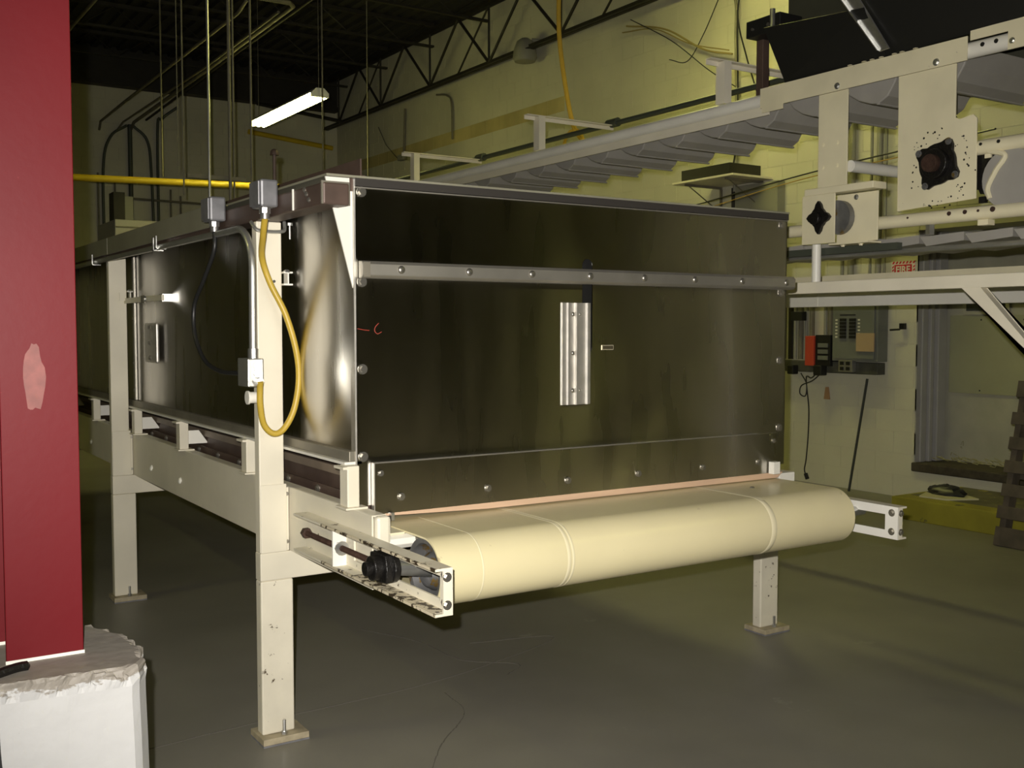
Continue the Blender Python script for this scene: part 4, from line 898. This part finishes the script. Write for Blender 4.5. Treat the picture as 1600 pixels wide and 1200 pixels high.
ob = thing('outlet_box', 'steel outlet box with two black sockets under the breaker panel', 'socket', (8.05, 6.62, 1.13))
box(8.02, 8.079, 6.54, 6.70, 1.135, 1.245).ob('box_body', ZINC, ob, bevel=.004)
for yy in (6.585, 6.655):
    for zz in (1.165, 1.215): box(8.014, 8.02, yy - .022, yy + .022, zz - .016, zz + .016).ob('socket_face', BLKP, ob)
tag(box(7.99, 8.079, 6.88, 6.98, 1.09, 1.19).ob('plug_adapter', BLKP, bevel=.01), 'black plug adapter in the wiring trough', 'plug')
tag(box(8.0, 8.079, 7.24, 7.32, 1.09, 1.18).ob('plug_adapter', BLKP, bevel=.01), 'second black plug adapter nearer the tunnel', 'plug')
pipe('electric_wire', [(8.07, 7.0, 1.11), (8.05, 7.05, 1.06), (8.06, 7.12, 1.07), (8.08, 7.13, .95), (8.10, 7.12, .75), (8.12, 7.14, .5), (8.13, 7.17, .25), (8.13, 7.19, .14), (8.13, 7.17, .08)], .007, BCABLE, 'black power cord hanging down the wall from the trough', 'cable', 6, sm=8)
tag(B().cyl((8.13, 7.175, .10), (8.13, 7.15, .045), .02, 8).ob('cord_plug', BLKP, bevel=.003), 'black plug at the end of the hanging cord', 'plug')
pipe('electric_wire', [(8.06, 6.95, 1.10), (8.06, 7.05, 1.03), (8.06, 7.18, .98), (8.06, 7.20, .90), (8.06, 7.13, .88), (8.06, 7.12, 1.0), (8.07, 7.2, 1.10)], .006, BCABLE, 'small loop of black cord under the red control box', 'cable', 6, sm=8)
tag(B().prism([(6.99, .97), (6.955, .97), (6.935, .85), (7.01, .85)], 'x', 8.185, 8.195).ob('hanging_tag', ORTAG), 'orange-brown tag hanging below the control box', 'tag')
tag(B().cyl((8.08, 6.60, .0), (8.18, 6.49, 1.07), .012, 8).ob('leaning_rod', mat('dark_rod', (0.05, 0.055, 0.045), .5, .4)), 'thin dark rod leaning against the right wall', 'rod')
hk = thing('wall_switch', 'small black lever switch between the breaker panel and the doorway', 'switch', (8.17, 6.13, 1.54))
box(8.16, 8.198, 6.085, 6.135, 1.535, 1.59).ob('switch_body', BLKP, hk); B().cyl((8.15, 6.12, 1.535), (8.13, 6.21, 1.53), .009, 8).ob('switch_lever', BLKP, hk)
# fire sign
fs = thing('fire_sign', 'red and white FIRE sign on the right wall beside the doorway', 'sign', (8.195, 6.12, 1.95))
box(8.190, 8.198, 6.0, 6.255, 1.97, 2.155).ob('sign_board', SIGNW, fs)
rb2 = B().box(8.188, 8.190, 6.035, 6.22, 2.034, 2.122)
for k in range(7):
    y = 6.245 - k*.036
    rb2.prism([(y, 2.130), (y - .018, 2.130), (y - .032, 2.152), (y - .014, 2.152)], 'x', 8.188, 8.190)
for k in range(4):
    for y in (6.235, 6.012): z = 2.0 + k*.03; rb2.prism([(y + .008, z), (y - .010, z + .012), (y - .010, z + .026), (y + .008, z + .014)], 'x', 8.188, 8.190)
rb2.box(8.188, 8.190, 6.04, 6.215, 1.985, 2.012)
rb2.ob('sign_print', SIGNR, fs)
cu = D.curves.new('fire_text', 'FONT'); cu.body = 'FIRE'; cu.size = .085; cu.align_x = 'CENTER'; cu.offset = .0022; cu.extrude = .0008
tmp = D.objects.new('tmp_text', cu); COL.objects.link(tmp); bpy.context.view_layer.update()
me = D.meshes.new_from_object(tmp.evaluated_get(bpy.context.evaluated_depsgraph_get())); D.objects.remove(tmp)
me.materials.clear(); me.materials.append(SIGNW)
to = D.objects.new('lettering', me); COL.objects.link(to); to.parent = fs
to.location = Vector((8.1868, 6.128, 2.049)) - Vector(fs.location); to.rotation_euler = (PI/2, 0, -PI/2)

# ---------------------------------------------------------------- platform, pallet
pf = thing('yellow_platform', 'low faded yellow timber platform in front of the doorway', 'platform', (7.75, 4.8, 0))
ff = box(7.26, 7.30, 3.95, 5.50, 0, .175).ob('front_board', YWOOD, pf, bevel=.006)
for x, nm in ((5.46, 'end_board'), (3.95, 'end_board')): box(7.30, 8.19, x, x + .04, 0, .175).ob(nm, YWOOD, pf, bevel=.006)
for k in range(6): box(7.30 + k*.149, 7.30 + k*.149 + .143, 3.99, 5.46, .150, .175).ob('deck_board', DIRTW if k else YWOOD, pf, bevel=.004)
tag(B().prism([(7.42, 5.10), (7.40, 5.34), (7.62, 5.43), (7.78, 5.22), (7.66, 4.98)], 'z', .1755, .187).ob('paper_sheet', PAPER), 'pale sheet lying on the yellow platform', 'sheet')
b = B(); n1, n2 = 12, 16
for i in range(n1 + 1):
    for j in range(n2):
        a = 2*PI*j/n2; r_ = math.cos(i/n1*PI/2); ns = 1 + .5*noise.noise(Vector((math.cos(a)*2, math.sin(a)*2, i*.3)))
        b.v.append(Vector((7.66 + .11*r_*ns*math.cos(a), 5.27 + .17*r_*ns*math.sin(a), .1875 + .075*math.sin(i/n1*PI/2)*(1 + .3*noise.noise(Vector((i, j*.7, 2)))))))
for i in range(n1):
    for j in range(n2): b.f.append((i*n2 + j, i*n2 + (j+1) % n2, (i+1)*n2 + (j+1) % n2, (i+1)*n2 + j))
b.f.append(tuple(range(n2))[::-1]); b.smooth = True
tag(b.ob('black_rag', BCABLE), 'crumpled black rag on the pale sheet', 'rag')
pal = thing('wooden_pallet', 'dark worn wooden pallet leaning upright at the right edge of the picture', 'pallet', (6.95, 4.0, 0))
A = Vector((6.92, 0, 0.0)); U = Vector((.27, 0, 1.18)).normalized(); NN = Vector((U.z, 0, -U.x))
def pslab(y0, y1, s0, s1, n0, n1, name):
    P = [A + U*s0 + NN*n0, A + U*s1 + NN*n0, A + U*s1 + NN*n1, A + U*s0 + NN*n1]
    return B().prism([(p.x, p.z) for p in P], 'y', y0, y1).ob(name, PALW, pal, bevel=.003)
for y in (4.325, 3.85, 3.38): pslab(y - .0, y + .045, .005, 1.20, .02, .11, 'stringer')
edges = [(0.005, .14), (.20, .29), (.36, .45), (.53, .62), (.70, .79), (.88, .97), (1.08, 1.20)]
for k, (a, c) in enumerate(edges): pslab(3.35, 4.385 + .008*(k % 2), a, c, 0, .019, 'deck_slat')
for k, (a, c) in enumerate([(0.005, .14), (.50, .62), (1.08, 1.20)]): pslab(3.36, 4.38, a, c, .111, .130, 'back_slat')

# ---------------------------------------------------------------- pale cabinets far behind the tunnel
cb = thing('white_cooler', 'pale grey cabinet row standing far behind the tunnel', 'cabinet', (4.4, 14.2, 0))
box(3.55, 6.3, 16.2, 17.4, 0.0, 3.14).ob('cabinet_body', mat('pale_grey_sheet', (0.52, 0.50, 0.46), .5), cb, bevel=.01)
for z in (3.02, 2.70): box(3.56, 6.29, 16.185, 16.199, z, z + .02).ob('seam_strip', OLDPIPE, cb)
fb = thing('duct_box', 'dark grey box with a pale flap standing on the cabinet row', 'box', (3.0, 15.5, 3.14))
box(3.56, 3.72, 16.3, 16.6, 3.141, 3.55).ob('dark_body', TRUSS, fb); box(3.725, 3.85, 16.35, 16.42, 3.141, 3.50).ob('pale_flap', GREYD, fb)
